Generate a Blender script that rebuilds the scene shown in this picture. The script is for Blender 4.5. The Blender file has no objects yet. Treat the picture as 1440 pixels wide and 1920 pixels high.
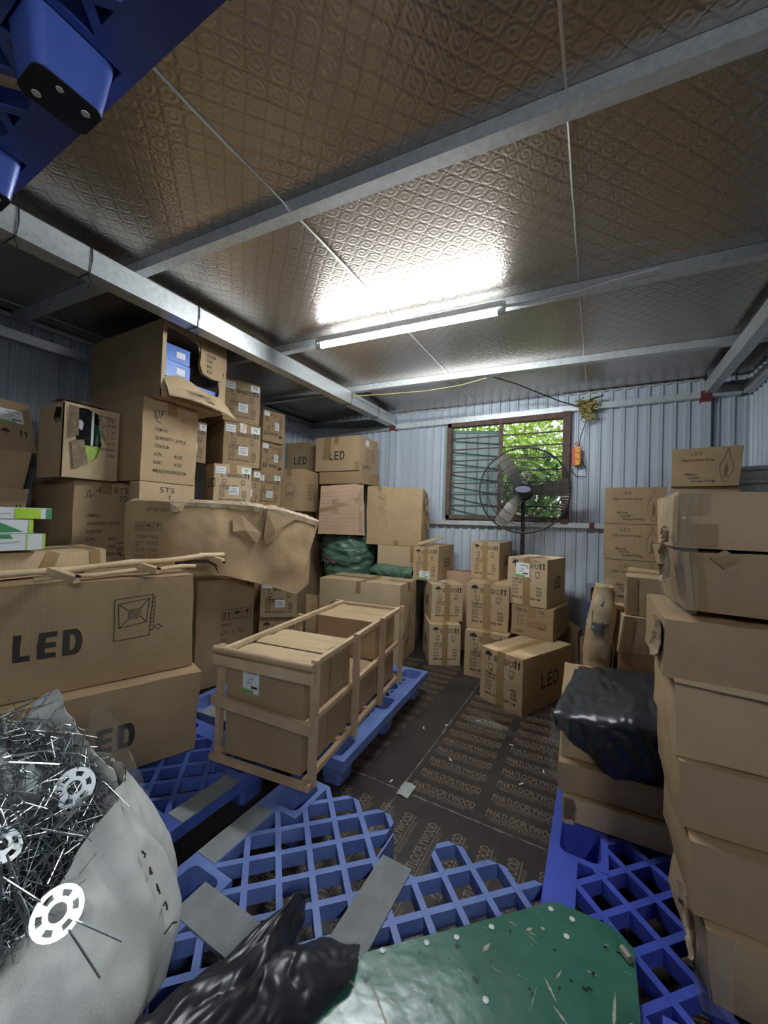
import bpy, bmesh, math, random
from mathutils import Vector, Matrix, noise as mnoise

# ------------------------------------------------------------------ camera, world, light, exposure
SC = bpy.context.scene
COL = SC.collection
cam_data = bpy.data.cameras.new('camera')
cam = bpy.data.objects.new('camera', cam_data)
COL.objects.link(cam)
cam_data.sensor_fit = 'HORIZONTAL'
cam_data.sensor_width = 36.0
cam_data.lens = 721.0 / 1440.0 * 36.0
cam_data.clip_start = 0.02
cam.matrix_world = Matrix(((0.8750, -0.0200, 0.4840, 0.0),
                           (0.4830, -0.0340, -0.8750, 0.0),
                           (0.0340, 0.9990, -0.0200, 1.2),
                           (0, 0, 0, 1)))
SC.camera = cam
SC.view_settings.view_transform = 'Standard'
SC.view_settings.look = 'None'
SC.view_settings.exposure = 2.0
SC.view_settings.gamma = 1.0
SC.view_settings.use_curve_mapping = False
SC.cycles.use_denoising = True
SC.cycles.max_bounces = 8
SC.cycles.diffuse_bounces = 5
SC.cycles.glossy_bounces = 4
SC.cycles.sample_clamp_indirect = 6.0
SC.cycles.caustics_reflective = False
SC.cycles.caustics_refractive = False
TUBE_STRENGTH = 62.0
world = bpy.data.worlds.new('world')
SC.world = world
world.use_nodes = True
wn = world.node_tree.nodes
bgn = wn['Background']
bgn.inputs[0].default_value = (0.86, 0.93, 1.0, 1)
bgn.inputs[1].default_value = 0.42
sun_d = bpy.data.lights.new('sun', 'SUN')
sun_d.energy = 0.8
sun_d.angle = 0.05
sun = bpy.data.objects.new('sun', sun_d)
COL.objects.link(sun)
sun.rotation_euler = (math.radians(38), 0, math.radians(-155))

# ------------------------------------------------------------------ materials
MATS = {}

def mat(name, color, rough=0.6, metal=0.0, spec=0.5, emit=None, strength=0.0, alpha=1.0):
    if name in MATS:
        return MATS[name]
    m = bpy.data.materials.new(name)
    m.use_nodes = True
    b = m.node_tree.nodes['Principled BSDF']
    b.inputs['Base Color'].default_value = (*color, 1)
    b.inputs['Roughness'].default_value = rough
    b.inputs['Metallic'].default_value = metal
    b.inputs['Specular IOR Level'].default_value = spec
    if emit:
        b.inputs['Emission Color'].default_value = (*emit, 1)
        b.inputs['Emission Strength'].default_value = strength
    if alpha < 1:
        b.inputs['Alpha'].default_value = alpha
    MATS[name] = m
    return m

def N(m, kind, **kw):
    n = m.node_tree.nodes.new(kind)
    for k, v in kw.items():
        if k.startswith('i_'):
            n.inputs[k[2:].replace('_', ' ')].default_value = v
        else:
            setattr(n, k, v)
    return n

def L(m, a, ao, b, bi):
    m.node_tree.links.new(a.outputs[ao], b.inputs[bi])

def bsdf(m):
    return m.node_tree.nodes['Principled BSDF']

def texco(m, scale=(1, 1, 1)):
    t = N(m, 'ShaderNodeTexCoord')
    mp = N(m, 'ShaderNodeMapping')
    mp.inputs['Scale'].default_value = scale
    L(m, t, 'Object', mp, 'Vector')
    return mp

def mottled(name, c1, c2, scale=6.0, rough=0.6, metal=0.0, bump=0.0, bscale=60.0, spec=0.4, stretch=(1, 1, 1), lo=0.35, hi=0.65, detail=4):
    """two colours mixed by noise, with fine bump"""
    if name in MATS:
        return MATS[name]
    m = mat(name, c1, rough, metal, spec)
    mp = texco(m, stretch)
    n = N(m, 'ShaderNodeTexNoise', i_Scale=scale, i_Detail=float(detail), i_Roughness=0.65)
    L(m, mp, 'Vector', n, 'Vector')
    r = N(m, 'ShaderNodeMapRange')
    r.inputs['From Min'].default_value = lo
    r.inputs['From Max'].default_value = hi
    L(m, n, 'Fac', r, 'Value')
    mx = N(m, 'ShaderNodeMix', data_type='RGBA')
    mx.inputs['A'].default_value = (*c1, 1)
    mx.inputs['B'].default_value = (*c2, 1)
    L(m, r, 'Result', mx, 'Factor')
    m.node_tree.links.new(mx.outputs['Result'], bsdf(m).inputs['Base Color'])
    if bump:
        n2 = N(m, 'ShaderNodeTexNoise', i_Scale=bscale, i_Detail=3.0)
        L(m, mp, 'Vector', n2, 'Vector')
        bp = N(m, 'ShaderNodeBump', i_Strength=bump, i_Distance=0.01)
        L(m, n2, 'Fac', bp, 'Height')
        L(m, bp, 'Normal', bsdf(m), 'Normal')
    return m

def cardboard(name, c1, c2, flute=(1, 0, 0)):
    m = mottled(name, c1, c2, scale=3.5, rough=0.72, bump=0.0, spec=0.25, lo=0.3, hi=0.75)
    t = N(m, 'ShaderNodeTexCoord')
    wv = N(m, 'ShaderNodeTexWave', i_Scale=42.0, i_Distortion=0.6, i_Detail=1.0)
    wv.wave_type = 'BANDS'
    wv.bands_direction = 'DIAGONAL'
    # flutes run vertically: bands vary over x + y only
    mp = N(m, 'ShaderNodeMapping')
    mp.inputs['Scale'].default_value = (1, 1, 0.0)
    L(m, t, 'Object', mp, 'Vector')
    L(m, mp, 'Vector', wv, 'Vector')
    n2 = N(m, 'ShaderNodeTexNoise', i_Scale=14.0, i_Detail=4.0)
    L(m, t, 'Object', n2, 'Vector')
    ad = N(m, 'ShaderNodeMath', operation='MULTIPLY_ADD')
    ad.inputs[1].default_value = 0.035
    L(m, wv, 'Fac', ad, 0)
    L(m, n2, 'Fac', ad, 2)
    bp = N(m, 'ShaderNodeBump', i_Strength=0.32, i_Distance=0.012)
    L(m, ad, 'Value', bp, 'Height')
    L(m, bp, 'Normal', bsdf(m), 'Normal')
    return m

CARD = cardboard('cardboard_tan', (0.52, 0.37, 0.21), (0.42, 0.295, 0.165))
CARD2 = cardboard('cardboard_brown', (0.415, 0.288, 0.160), (0.32, 0.22, 0.12))
CARD3 = cardboard('cardboard_pale', (0.58, 0.435, 0.265), (0.48, 0.355, 0.21))
CARD4 = cardboard('cardboard_pinkish', (0.57, 0.375, 0.245), (0.46, 0.30, 0.19))
CARDS = [CARD, CARD2, CARD3, CARD4]
TORN = mottled('torn_paper', (0.52, 0.42, 0.29), (0.32, 0.23, 0.14), scale=25, rough=0.85)
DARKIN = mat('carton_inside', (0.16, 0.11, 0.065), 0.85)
TAPE = mat('brown_tape', (0.33, 0.215, 0.10), 0.28, spec=0.5)
TAPEC = mat('clear_tape', (0.50, 0.40, 0.27), 0.18, spec=0.6)
INK = mat('black_ink', (0.035, 0.028, 0.022), 0.7)
INKB = mat('brown_ink', (0.14, 0.09, 0.05), 0.75)
INKP = mat('pencil_line', (0.17, 0.115, 0.07), 0.8)
LABEL = mat('white_label', (0.80, 0.82, 0.82), 0.5)
LABELG = mat('green_label', (0.15, 0.50, 0.12), 0.5)
GALV = mottled('galvanised_steel', (0.70, 0.73, 0.735), (0.54, 0.57, 0.58), scale=38, rough=0.42, metal=0.55, spec=0.5, stretch=(1, 1, 1))
WALLP = mottled('wall_paint', (0.60, 0.66, 0.73), (0.53, 0.585, 0.655), scale=2.2, rough=0.38, metal=0.15, spec=0.5, stretch=(1, 1, 0.3))
RED = mat('red_oxide', (0.16, 0.03, 0.03), 0.6)
RUST = mottled('rusty_frame', (0.10, 0.055, 0.042), (0.17, 0.11, 0.085), scale=18, rough=0.7)
BARM = mat('window_bar', (0.055, 0.038, 0.032), 0.6)
GREENP = mottled('shutter_green', (0.17, 0.27, 0.25), (0.11, 0.19, 0.175), scale=7, rough=0.5)
FROST = mottled('frosted_pane', (0.36, 0.43, 0.42), (0.29, 0.36, 0.35), scale=4, rough=0.35)
WOOD = mottled('pale_wood', (0.72, 0.55, 0.34), (0.56, 0.40, 0.23), scale=9, rough=0.62, bump=0.15, bscale=30, stretch=(1, 1, 1))
WOOD2 = mottled('pink_wood', (0.62, 0.44, 0.28), (0.49, 0.335, 0.20), scale=9, rough=0.62, bump=0.15, bscale=30)
BLUE = mottled('blue_plastic', (0.075, 0.135, 0.46), (0.055, 0.095, 0.33), scale=5, rough=0.33, spec=0.45)
BLUED = mottled('dusty_blue_plastic', (0.165, 0.25, 0.55), (0.115, 0.175, 0.44), scale=7, rough=0.42, spec=0.4)
BLUEV = mottled('vivid_blue_plastic', (0.075, 0.11, 0.55), (0.055, 0.085, 0.42), scale=5, rough=0.35, spec=0.4)
GRIP = mottled('dusty_grip_strip', (0.25, 0.27, 0.28), (0.19, 0.20, 0.20), scale=9, rough=0.7, bump=0.2, bscale=160)
GREYPL = mottled('grey_plastic', (0.33, 0.36, 0.40), (0.27, 0.29, 0.33), scale=5, rough=0.5)
METAL = mat('bright_wire', (0.62, 0.66, 0.68), 0.22, 0.95)
DISC = mat('zinc_disc', (0.80, 0.83, 0.84), 0.38, 0.75)
METALD = mat('dull_wire', (0.33, 0.36, 0.37), 0.35, 0.9)
DARKM = mat('dark_metal', (0.03, 0.028, 0.027), 0.45, 0.4)
BLADE = mat('fan_blade', (0.17, 0.155, 0.13), 0.4, 0.5)
IRON = mottled('rusty_iron', (0.06, 0.035, 0.03), (0.12, 0.06, 0.04), scale=30, rough=0.65, metal=0.4)
BLACKPL = mat('black_film', (0.026, 0.028, 0.034), 0.34, spec=0.6)
BLACKPL2 = mat('matt_black_film', (0.022, 0.022, 0.027), 0.36, spec=0.5)
SACKW = mottled('white_woven_sack', (0.74, 0.75, 0.70), (0.60, 0.61, 0.57), scale=4, rough=0.45, bump=0.12, bscale=220, spec=0.4)
SACKG = mottled('green_woven_sack', (0.13, 0.235, 0.165), (0.07, 0.14, 0.10), scale=8, rough=0.38, spec=0.5)
FILM = mat('clear_film', (0.62, 0.58, 0.50), 0.10, spec=0.7, alpha=0.15)
TUBE = mat('lit_tube', (1, 1, 1), 0.3, emit=(0.90, 0.96, 1.0), strength=TUBE_STRENGTH)
TUBE2 = mat('lit_tube_weak', (1, 1, 1), 0.3, emit=(0.92, 0.96, 1.0), strength=TUBE_STRENGTH * 0.66)  # weaker emission for the unseen second tube
WHITEP = mat('white_plastic', (0.75, 0.76, 0.76), 0.4)
ORANGE = mat('orange_plastic', (0.72, 0.10, 0.015), 0.4)
YELLOWP = mat('yellow_plastic', (0.85, 0.50, 0.03), 0.4)
CORD = mat('olive_cord', (0.20, 0.16, 0.045), 0.7)
CORDY = mat('yellow_cord', (0.50, 0.40, 0.13), 0.6)
CORDB = mat('black_cord', (0.02, 0.02, 0.02), 0.5)
BLUEBOX = mat('blue_card', (0.012, 0.13, 0.55), 0.4)
LIME = mat('lime_card', (0.42, 0.66, 0.05), 0.45)
GRNCARD = mat('green_card', (0.06, 0.25, 0.11), 0.45)
WHITEC = mat('white_card', (0.70, 0.73, 0.74), 0.5)

def foil():
    """embossed aluminium foil under the roof panels: a net of rings plus fine length-wise drawing lines"""
    m = mat('embossed_foil', (0.55, 0.52, 0.48), 0.27, 0.95)
    t = N(m, 'ShaderNodeTexCoord')
    wob = N(m, 'ShaderNodeTexNoise', i_Scale=5.0, i_Detail=1.0)
    L(m, t, 'Object', wob, 'Vector')
    wa = N(m, 'ShaderNodeMix', data_type='VECTOR')
    wa.inputs['Factor'].default_value = 0.022
    m.node_tree.links.new(t.outputs['Object'], wa.inputs['A'])
    m.node_tree.links.new(wob.outputs['Color'], wa.inputs['B'])
    mp = N(m, 'ShaderNodeMapping')
    mp.inputs['Rotation'].default_value = (0, 0, math.radians(41))
    m.node_tree.links.new(wa.outputs['Result'], mp.inputs['Vector'])
    vo = N(m, 'ShaderNodeTexVoronoi', i_Scale=17.0, i_Randomness=0.0)
    vo.voronoi_dimensions = '2D'
    vo.feature = 'DISTANCE_TO_EDGE'
    L(m, mp, 'Vector', vo, 'Vector')
    v1 = N(m, 'ShaderNodeTexVoronoi', i_Scale=17.0, i_Randomness=0.0)
    v1.voronoi_dimensions = '2D'
    L(m, mp, 'Vector', v1, 'Vector')
    sn = N(m, 'ShaderNodeMath', operation='SINE')
    mu = N(m, 'ShaderNodeMath', operation='MULTIPLY')
    mu.inputs[1].default_value = 24.0
    L(m, v1, 'Distance', mu, 0)
    L(m, mu, 'Value', sn, 0)
    mr = N(m, 'ShaderNodeMapRange')
    mr.inputs['From Max'].default_value = 0.10
    L(m, vo, 'Distance', mr, 'Value')
    wv = N(m, 'ShaderNodeTexWave', i_Scale=26.0, i_Distortion=1.2, i_Detail=2.0)
    wv.bands_direction = 'X'
    L(m, t, 'Object', wv, 'Vector')
    ns = N(m, 'ShaderNodeTexNoise', i_Scale=170.0, i_Detail=2.0)
    L(m, t, 'Object', ns, 'Vector')
    a1 = N(m, 'ShaderNodeMath', operation='MULTIPLY_ADD')
    a1.inputs[1].default_value = 0.38
    L(m, sn, 'Value', a1, 0)
    L(m, mr, 'Result', a1, 2)
    a2 = N(m, 'ShaderNodeMath', operation='MULTIPLY_ADD')
    a2.inputs[1].default_value = 0.25
    L(m, wv, 'Fac', a2, 0)
    L(m, a1, 'Value', a2, 2)
    a3 = N(m, 'ShaderNodeMath', operation='MULTIPLY_ADD')
    a3.inputs[1].default_value = 0.6
    L(m, ns, 'Fac', a3, 0)
    L(m, a2, 'Value', a3, 2)
    bp = N(m, 'ShaderNodeBump', i_Strength=0.17, i_Distance=0.0035)
    L(m, a3, 'Value', bp, 'Height')
    L(m, bp, 'Normal', bsdf(m), 'Normal')
    # darker colour in the grooves of the embossing
    mx = N(m, 'ShaderNodeMix', data_type='RGBA')
    mx.inputs['A'].default_value = (0.37, 0.32, 0.275, 1)
    mx.inputs['B'].default_value = (0.46, 0.415, 0.37, 1)
    L(m, mr, 'Result', mx, 'Factor')
    m.node_tree.links.new(mx.outputs['Result'], bsdf(m).inputs['Base Color'])
    return m
FOIL = foil()

def plywood():
    m = mottled('film_faced_plywood', (0.026, 0.019, 0.0165), (0.050, 0.040, 0.035), scale=3.0, rough=0.45, spec=0.35, detail=8)
    return m
PLY = plywood()
PLYINK = mat('plywood_print', (0.20, 0.145, 0.10), 0.5)

def greenplate():
    """green paint with scuffs, bare scratches and dark specks"""
    m = mottled('green_paint', (0.028, 0.125, 0.085), (0.055, 0.175, 0.125), scale=4.0, rough=0.24, spec=0.6, detail=6)
    mp = texco(m, (3, 14, 1))
    n = N(m, 'ShaderNodeTexNoise', i_Scale=5.0, i_Detail=6.0)
    L(m, mp, 'Vector', n, 'Vector')
    r = N(m, 'ShaderNodeMapRange')
    r.inputs['From Min'].default_value = 0.665
    r.inputs['From Max'].default_value = 0.69
    L(m, n, 'Fac', r, 'Value')
    old = bsdf(m).inputs['Base Color'].links[0].from_socket
    mx = N(m, 'ShaderNodeMix', data_type='RGBA')
    mx.inputs['B'].default_value = (0.38, 0.36, 0.28, 1)
    m.node_tree.links.new(old, mx.inputs['A'])
    L(m, r, 'Result', mx, 'Factor')
    n2 = N(m, 'ShaderNodeTexNoise', i_Scale=34.0, i_Detail=3.0)
    mp2 = texco(m)
    L(m, mp2, 'Vector', n2, 'Vector')
    r2 = N(m, 'ShaderNodeMapRange')
    r2.inputs['From Min'].default_value = 0.655
    r2.inputs['From Max'].default_value = 0.69
    L(m, n2, 'Fac', r2, 'Value')
    mx2 = N(m, 'ShaderNodeMix', data_type='RGBA')
    mx2.inputs['B'].default_value = (0.012, 0.03, 0.024, 1)
    m.node_tree.links.new(mx.outputs['Result'], mx2.inputs['A'])
    L(m, r2, 'Result', mx2, 'Factor')
    m.node_tree.links.new(mx2.outputs['Result'], bsdf(m).inputs['Base Color'])
    n3 = N(m, 'ShaderNodeTexNoise', i_Scale=7.0, i_Detail=4.0)
    L(m, mp2, 'Vector', n3, 'Vector')
    bp = N(m, 'ShaderNodeBump', i_Strength=0.25, i_Distance=0.02)
    L(m, n3, 'Fac', bp, 'Height')
    L(m, bp, 'Normal', bsdf(m), 'Normal')
    return m
GREENPL = greenplate()

# ------------------------------------------------------------------ mesh helpers
class MB:
    """collects geometry, then links it as ONE mesh object"""
    def __init__(s):
        s.v = []; s.f = []
    def add(s, vs, fs):
        o = len(s.v)
        s.v += [tuple(p) for p in vs]
        s.f += [tuple(i + o for i in f) for f in fs]
        return s
    def box(s, x0, x1, y0, y1, z0, z1, M=None):
        vs = [Vector((x, y, z)) for z in (z0, z1) for y in (y0, y1) for x in (x0, x1)]
        if M is not None:
            vs = [M @ p for p in vs]
        return s.add(vs, [(0, 2, 3, 1), (4, 5, 7, 6), (0, 1, 5, 4), (2, 6, 7, 3), (0, 4, 6, 2), (1, 3, 7, 5)])
    def bar(s, a, b, w, h, up=(0, 0, 1)):
        """rectangular bar from a to b"""
        a, b = Vector(a), Vector(b)
        d = (b - a).normalized()
        u = Vector(up)
        sx = d.cross(u)
        if sx.length < 1e-4:
            sx = d.cross(Vector((1, 0, 0)))
        sx.normalize()
        uz = sx.cross(d).normalized()
        vs = []
        for p in (a, b):
            for i, j in ((-1, -1), (1, -1), (1, 1), (-1, 1)):
                vs.append(p + sx * (i * w / 2) + uz * (j * h / 2))
        return s.add(vs, [(0, 1, 2, 3), (7, 6, 5, 4), (0, 4, 5, 1), (1, 5, 6, 2), (2, 6, 7, 3), (3, 7, 4, 0)])
    def tube(s, pts, r, n=6, cap=True):
        pts = [Vector(p) for p in pts]
        rings = []
        for i, p in enumerate(pts):
            d = (pts[min(i + 1, len(pts) - 1)] - pts[max(i - 1, 0)]).normalized()
            ref = Vector((0, 0, 1)) if abs(d.z) < 0.9 else Vector((1, 0, 0))
            a = d.cross(ref).normalized(); b = d.cross(a)
            rr = r[i] if isinstance(r, (list, tuple)) else r
            rings.append([p + a * (math.cos(2 * math.pi * k / n) * rr) + b * (math.sin(2 * math.pi * k / n) * rr) for k in range(n)])
        vs = [p for ring in rings for p in ring]
        fs = []
        for i in range(len(pts) - 1):
            for k in range(n):
                fs.append((i * n + k, i * n + (k + 1) % n, (i + 1) * n + (k + 1) % n, (i + 1) * n + k))
        if cap:
            fs.append(tuple(range(n - 1, -1, -1)))
            fs.append(tuple(range((len(pts) - 1) * n, len(pts) * n)))
        return s.add(vs, fs)
    def ring(s, c, ax, R, r, n=48, m=6):
        c = Vector(c); ax = Vector(ax).normalized()
        a = ax.orthogonal().normalized(); b = ax.cross(a)
        vs, fs = [], []
        for i in range(n):
            t = 2 * math.pi * i / n
            d = a * math.cos(t) + b * math.sin(t)
            for k in range(m):
                q = 2 * math.pi * k / m
                vs.append(c + d * (R + r * math.cos(q)) + ax * (r * math.sin(q)))
        for i in range(n):
            for k in range(m):
                fs.append((i * m + k, ((i + 1) % n) * m + k, ((i + 1) % n) * m + (k + 1) % m, i * m + (k + 1) % m))
        return s.add(vs, fs)
    def prism(s, poly, z0, z1, M=None):
        n = len(poly)
        vs = [Vector((p[0], p[1], z0)) for p in poly] + [Vector((p[0], p[1], z1)) for p in poly]
        if M is not None:
            vs = [M @ p for p in vs]
        return s.add(vs, [tuple(range(n - 1, -1, -1)), tuple(range(n, 2 * n))] + [(i, (i + 1) % n, n + (i + 1) % n, n + i) for i in range(n)])
    def lathe(s, prof, c=(0, 0, 0), n=20, M=None):
        vs, fs = [], []
        for r, z in prof:
            for k in range(n):
                t = 2 * math.pi * k / n
                p = Vector((c[0] + r * math.cos(t), c[1] + r * math.sin(t), c[2] + z))
                vs.append(M @ p if M is not None else p)
        for i in range(len(prof) - 1):
            for k in range(n):
                fs.append((i * n + k, i * n + (k + 1) % n, (i + 1) * n + (k + 1) % n, (i + 1) * n + k))
        fs.append(tuple(range(n - 1, -1, -1)))
        fs.append(tuple(range((len(prof) - 1) * n, len(prof) * n)))
        return s.add(vs, fs)
    def build(s, name, m, parent=None, smooth=None, fn=None):
        me = bpy.data.meshes.new(name)
        vs = [fn(Vector(p)) for p in s.v] if fn else s.v
        me.from_pydata([tuple(p) for p in vs], [], s.f)
        if isinstance(m, (list, tuple)):
            for x in m:
                me.materials.append(x)
        elif m:
            me.materials.append(m)
        if smooth is not None:
            me.polygons.foreach_set('use_smooth', [True] * len(me.polygons))
            me.set_sharp_from_angle(angle=math.radians(smooth))
        me.update()
        o = bpy.data.objects.new(name, me)
        COL.objects.link(o)
        if parent:
            o.parent = parent
        return o

def thing(name, label, cat, loc=(0, 0, 0), rz=0.0, group=None):
    o = bpy.data.objects.new(name, None)
    o.empty_display_size = 0.05
    COL.objects.link(o)
    o.location = loc
    o.rotation_euler = (0, 0, rz)
    o['label'] = label; o['category'] = cat
    if group:
        o['group'] = group
    return o

def tag(o, label, cat, group=None):
    o['label'] = label; o['category'] = cat
    if group:
        o['group'] = group
    return o

def struct(o, label=None):
    o['kind'] = 'structure'
    if label:
        o['label'] = label
    return o

def sempty(name):
    o = bpy.data.objects.new(name, None)
    COL.objects.link(o)
    return struct(o)

def cr(p, t):
    """Catmull-Rom through list of Vectors at parameter t in 0..len-1"""
    n = len(p) - 1
    i = min(int(t), n - 1); u = t - i
    p1, p2 = p[i], p[i + 1]
    p0 = p[i - 1] if i > 0 else p1 * 2 - p2
    p3 = p[i + 2] if i + 2 <= n else p2 * 2 - p1
    return 0.5 * ((2 * p1) + (p2 - p0) * u + (2 * p0 - 5 * p1 + 4 * p2 - p3) * u * u + (3 * p1 - p0 - 3 * p2 + p3) * u ** 3)

def patch(net, nu, nv, amp=0.01, freq=9.0, seed=0, thick=0.0, closed=False, ridge=1.0, stretch=(1, 1, 1), fine=0.35):
    """smooth surface through a net of points, creased along its normals; returns verts, faces"""
    net = [[Vector(p) for p in row] for row in net]
    if closed:
        net = [[row[-1]] + row + [row[0], row[1]] for row in net]
    P = []
    rows = len(net) - 1
    for j in range(nv + 1):
        col = [cr([net[r][c] for r in range(rows + 1)], rows * j / nv) for c in range(len(net[0]))]
        if closed:
            k = len(col) - 3
            P.append([cr(col, 1 + k * i / nu) for i in range(nu)])
        else:
            k = len(col) - 1
            P.append([cr(col, k * i / nu) for i in range(nu + 1)])
    W = len(P[0])
    out = []
    for j in range(nv + 1):
        for i in range(W):
            a = P[j][(i + 1) % W if closed else min(i + 1, W - 1)] - P[j][i - 1 if (closed or i > 0) else 0]
            b = P[min(j + 1, nv)][i] - P[max(j - 1, 0)][i]
            nrm = a.cross(b)
            nrm = nrm.normalized() if nrm.length > 1e-9 else Vector((0, 0, 1))
            p = P[j][i]
            q = Vector((p.x * stretch[0], p.y * stretch[1], p.z * stretch[2])) * freq + Vector((seed * 7.3, seed * 3.1, seed))
            h = 1 - abs(mnoise.noise(q)) * 2
            h2 = 1 - abs(mnoise.noise(q * 2.3 + Vector((5, 5, 5)))) * 2
            h = ridge * (h + fine * h2) + (1 - ridge) * mnoise.noise(q)
            out.append(p + nrm * (amp * h))
    fs = []
    for j in range(nv):
        for i in range(W if closed else W - 1):
            fs.append((j * W + i, j * W + (i + 1) % W, (j + 1) * W + (i + 1) % W, (j + 1) * W + i))
    return out, fs

# ------------------------------------------------------------------ flat print
_TX = {}

def text2d(s, bold=0.0, shear=0.0):
    """outline mesh of a string, cap height about 0.7, left aligned at 0: verts (2D), faces, width"""
    k = (s, bold, shear)
    if k not in _TX:
        cu = bpy.data.curves.new('t', 'FONT')
        cu.body = s
        cu.resolution_u = 2 if len(s) > 6 else 4
        cu.offset = bold
        cu.shear = shear
        ob = bpy.data.objects.new('t', cu)
        me = bpy.data.meshes.new_from_object(ob)
        vs = [(v.co.x, v.co.y) for v in me.vertices]
        fs = [tuple(p.vertices) for p in me.polygons]
        wd = max([v[0] for v in vs], default=0.0)
        bpy.data.objects.remove(ob); bpy.data.curves.remove(cu); bpy.data.meshes.remove(me)
        _TX[k] = (vs, fs, wd)
    return _TX[k]

class Ink:
    """2D print in metres on a face (u right, v up)"""
    def __init__(s):
        s.v = []; s.f = []
    def add(s, vs, fs):
        o = len(s.v); s.v += vs; s.f += [tuple(i + o for i in f) for f in fs]
    def text(s, t, u, v, size, bold=0.0, shear=0.0, width=None, rot=0.0, flip=False):
        vs, fs, wd = text2d(t, bold, shear)
        kx = size / 0.7
        ky = size / 0.7
        if width and wd > 0:
            kx = width / wd
        c, n = math.cos(rot), math.sin(rot)
        pts = [((-x if flip else x) * kx, (-y if flip else y) * ky) for x, y in vs]
        s.add([(u + x * c - y * n, v + x * n + y * c) for x, y in pts], fs)
    def line(s, pts, w):
        for (a, b), (c, d) in zip(pts, pts[1:]):
            l = math.hypot(c - a, d - b) or 1e-6
            nx, ny = -(d - b) / l * w / 2, (c - a) / l * w / 2
            ex, ey = (c - a) / l * w * 0.4, (d - b) / l * w * 0.4
            s.add([(a + nx - ex, b + ny - ey), (a - nx - ex, b - ny - ey), (c - nx + ex, d - ny + ey), (c + nx + ex, d + ny + ey)], [(0, 1, 2, 3)])
    def led(s, u, v, w, h, t=.2):
        """the word LED in plain block capitals, width w, height h, stroke t*h"""
        k = t * h
        s.rect(u, v, k, h); s.rect(u + k, v, w * .25 - k, k)
        e = u + w * .345
        s.rect(e, v, k, h)
        for y in (0, (h - k) / 2, h - k):
            s.rect(e + k, v + y, w * .265 - k, k)
        d = u + w * .70; dw = w * .30
        s.rect(d, v, k, h)
        n = 10
        o = [(d + k + (dw - k) * (.42 + .58 * math.sin(a)), v + h / 2 - h / 2 * math.cos(a)) for a in [math.pi * i / n for i in range(n + 1)]]
        i_ = [(d + k + (dw - 2 * k) * (.42 + .58 * math.sin(a)), v + h / 2 - (h / 2 - k) * math.cos(a)) for a in [math.pi * i / n for i in range(n + 1)]]
        o = [(d + k, v)] + o + [(d + k, v + h)]
        i_ = [(d + k, v + k)] + i_ + [(d + k, v + h - k)]
        for a in range(len(o) - 1):
            s.add([o[a], o[a + 1], i_[a + 1], i_[a]], [(0, 1, 2, 3)])
    def poly(s, pts):
        s.add(list(pts), [tuple(range(len(pts)))])
    def rect(s, u, v, w, h):
        s.poly([(u, v), (u + w, v), (u + w, v + h), (u, v + h)])
    def frame(s, u, v, w, h, t):
        s.line([(u, v), (u + w, v), (u + w, v + h), (u, v + h), (u, v)], t)
    def arrow(s, u, v, h):
        w = h * 0.3
        s.poly([(u - w / 3.4, v), (u + w / 3.4, v), (u + w / 3.4, v + h * .6), (u - w / 3.4, v + h * .6)])
        s.poly([(u - w * .62, v + h * .58), (u + w * .62, v + h * .58), (u, v + h)])
    def umbrella(s, u, v, h):
        s.poly([(u + math.cos(t) * h * .5, v + h * .45 + math.sin(t) * h * .5) for t in [math.pi * i / 8 for i in range(9)]])
        s.line([(u, v + h * .5), (u, v + .05 * h), (u + .12 * h, v), (u + .2 * h, v + .1 * h)], h * .08)
    def glass(s, u, v, h):
        s.poly([(u - h * .24, v + h), (u - h * .2, v + h * .6), (u, v + h * .42), (u + h * .2, v + h * .6), (u + h * .24, v + h)])
        s.line([(u, v + h * .5), (u, v + .04 * h)], h * .1)
        s.rect(u - h * .2, v, h * .4, h * .08)

def obj_from(name, vs, fs, m, parent, smooth=None):
    b = MB(); b.add(vs, fs)
    return b.build(name, m, parent, smooth)

# ------------------------------------------------------------------ the setting
HC = 2.42            # underside of the roof panels
YB = 3.90            # back wall
XL, XR = -3.27, 1.02 # side walls
YR = -2.6            # rear wall, behind the camera

def corrugated(b, axis, at, a0, a1, z0, z1, period=0.088, depth=0.017, face=1):
    """ribbed sheet along x (axis 'x', at y=at) or along y; face = direction the ribs stand out"""
    prof = []
    n = max(1, int(round((a1 - a0) / period)))
    per = (a1 - a0) / n
    for i in range(n):
        s = a0 + i * per
        prof += [(s, 0), (s + per * .50, 0), (s + per * .58, depth), (s + per * .72, depth * 1.0), (s + per * .76, depth * 0.75), (s + per * .80, depth), (s + per * .92, depth)]
    prof.append((a1, 0))
    vs = []
    for z in (z0, z1):
        for a, d in prof:
            vs.append((a, at + face * d, z) if axis == 'x' else (at + face * d, a, z))
    k = len(prof)
    b.add(vs, [(i, i + 1, k + i + 1, k + i) for i in range(k - 1)])
    # back skin gives the sheet its thickness
    vs2 = []
    for z in (z0, z1):
        for a, d in prof:
            vs2.append((a, at + face * (d - 0.0025), z) if axis == 'x' else (at + face * (d - 0.0025), a, z))
    b.add(vs2, [(i + 1, i, k + i, k + i + 1) for i in range(k - 1)])

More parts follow.
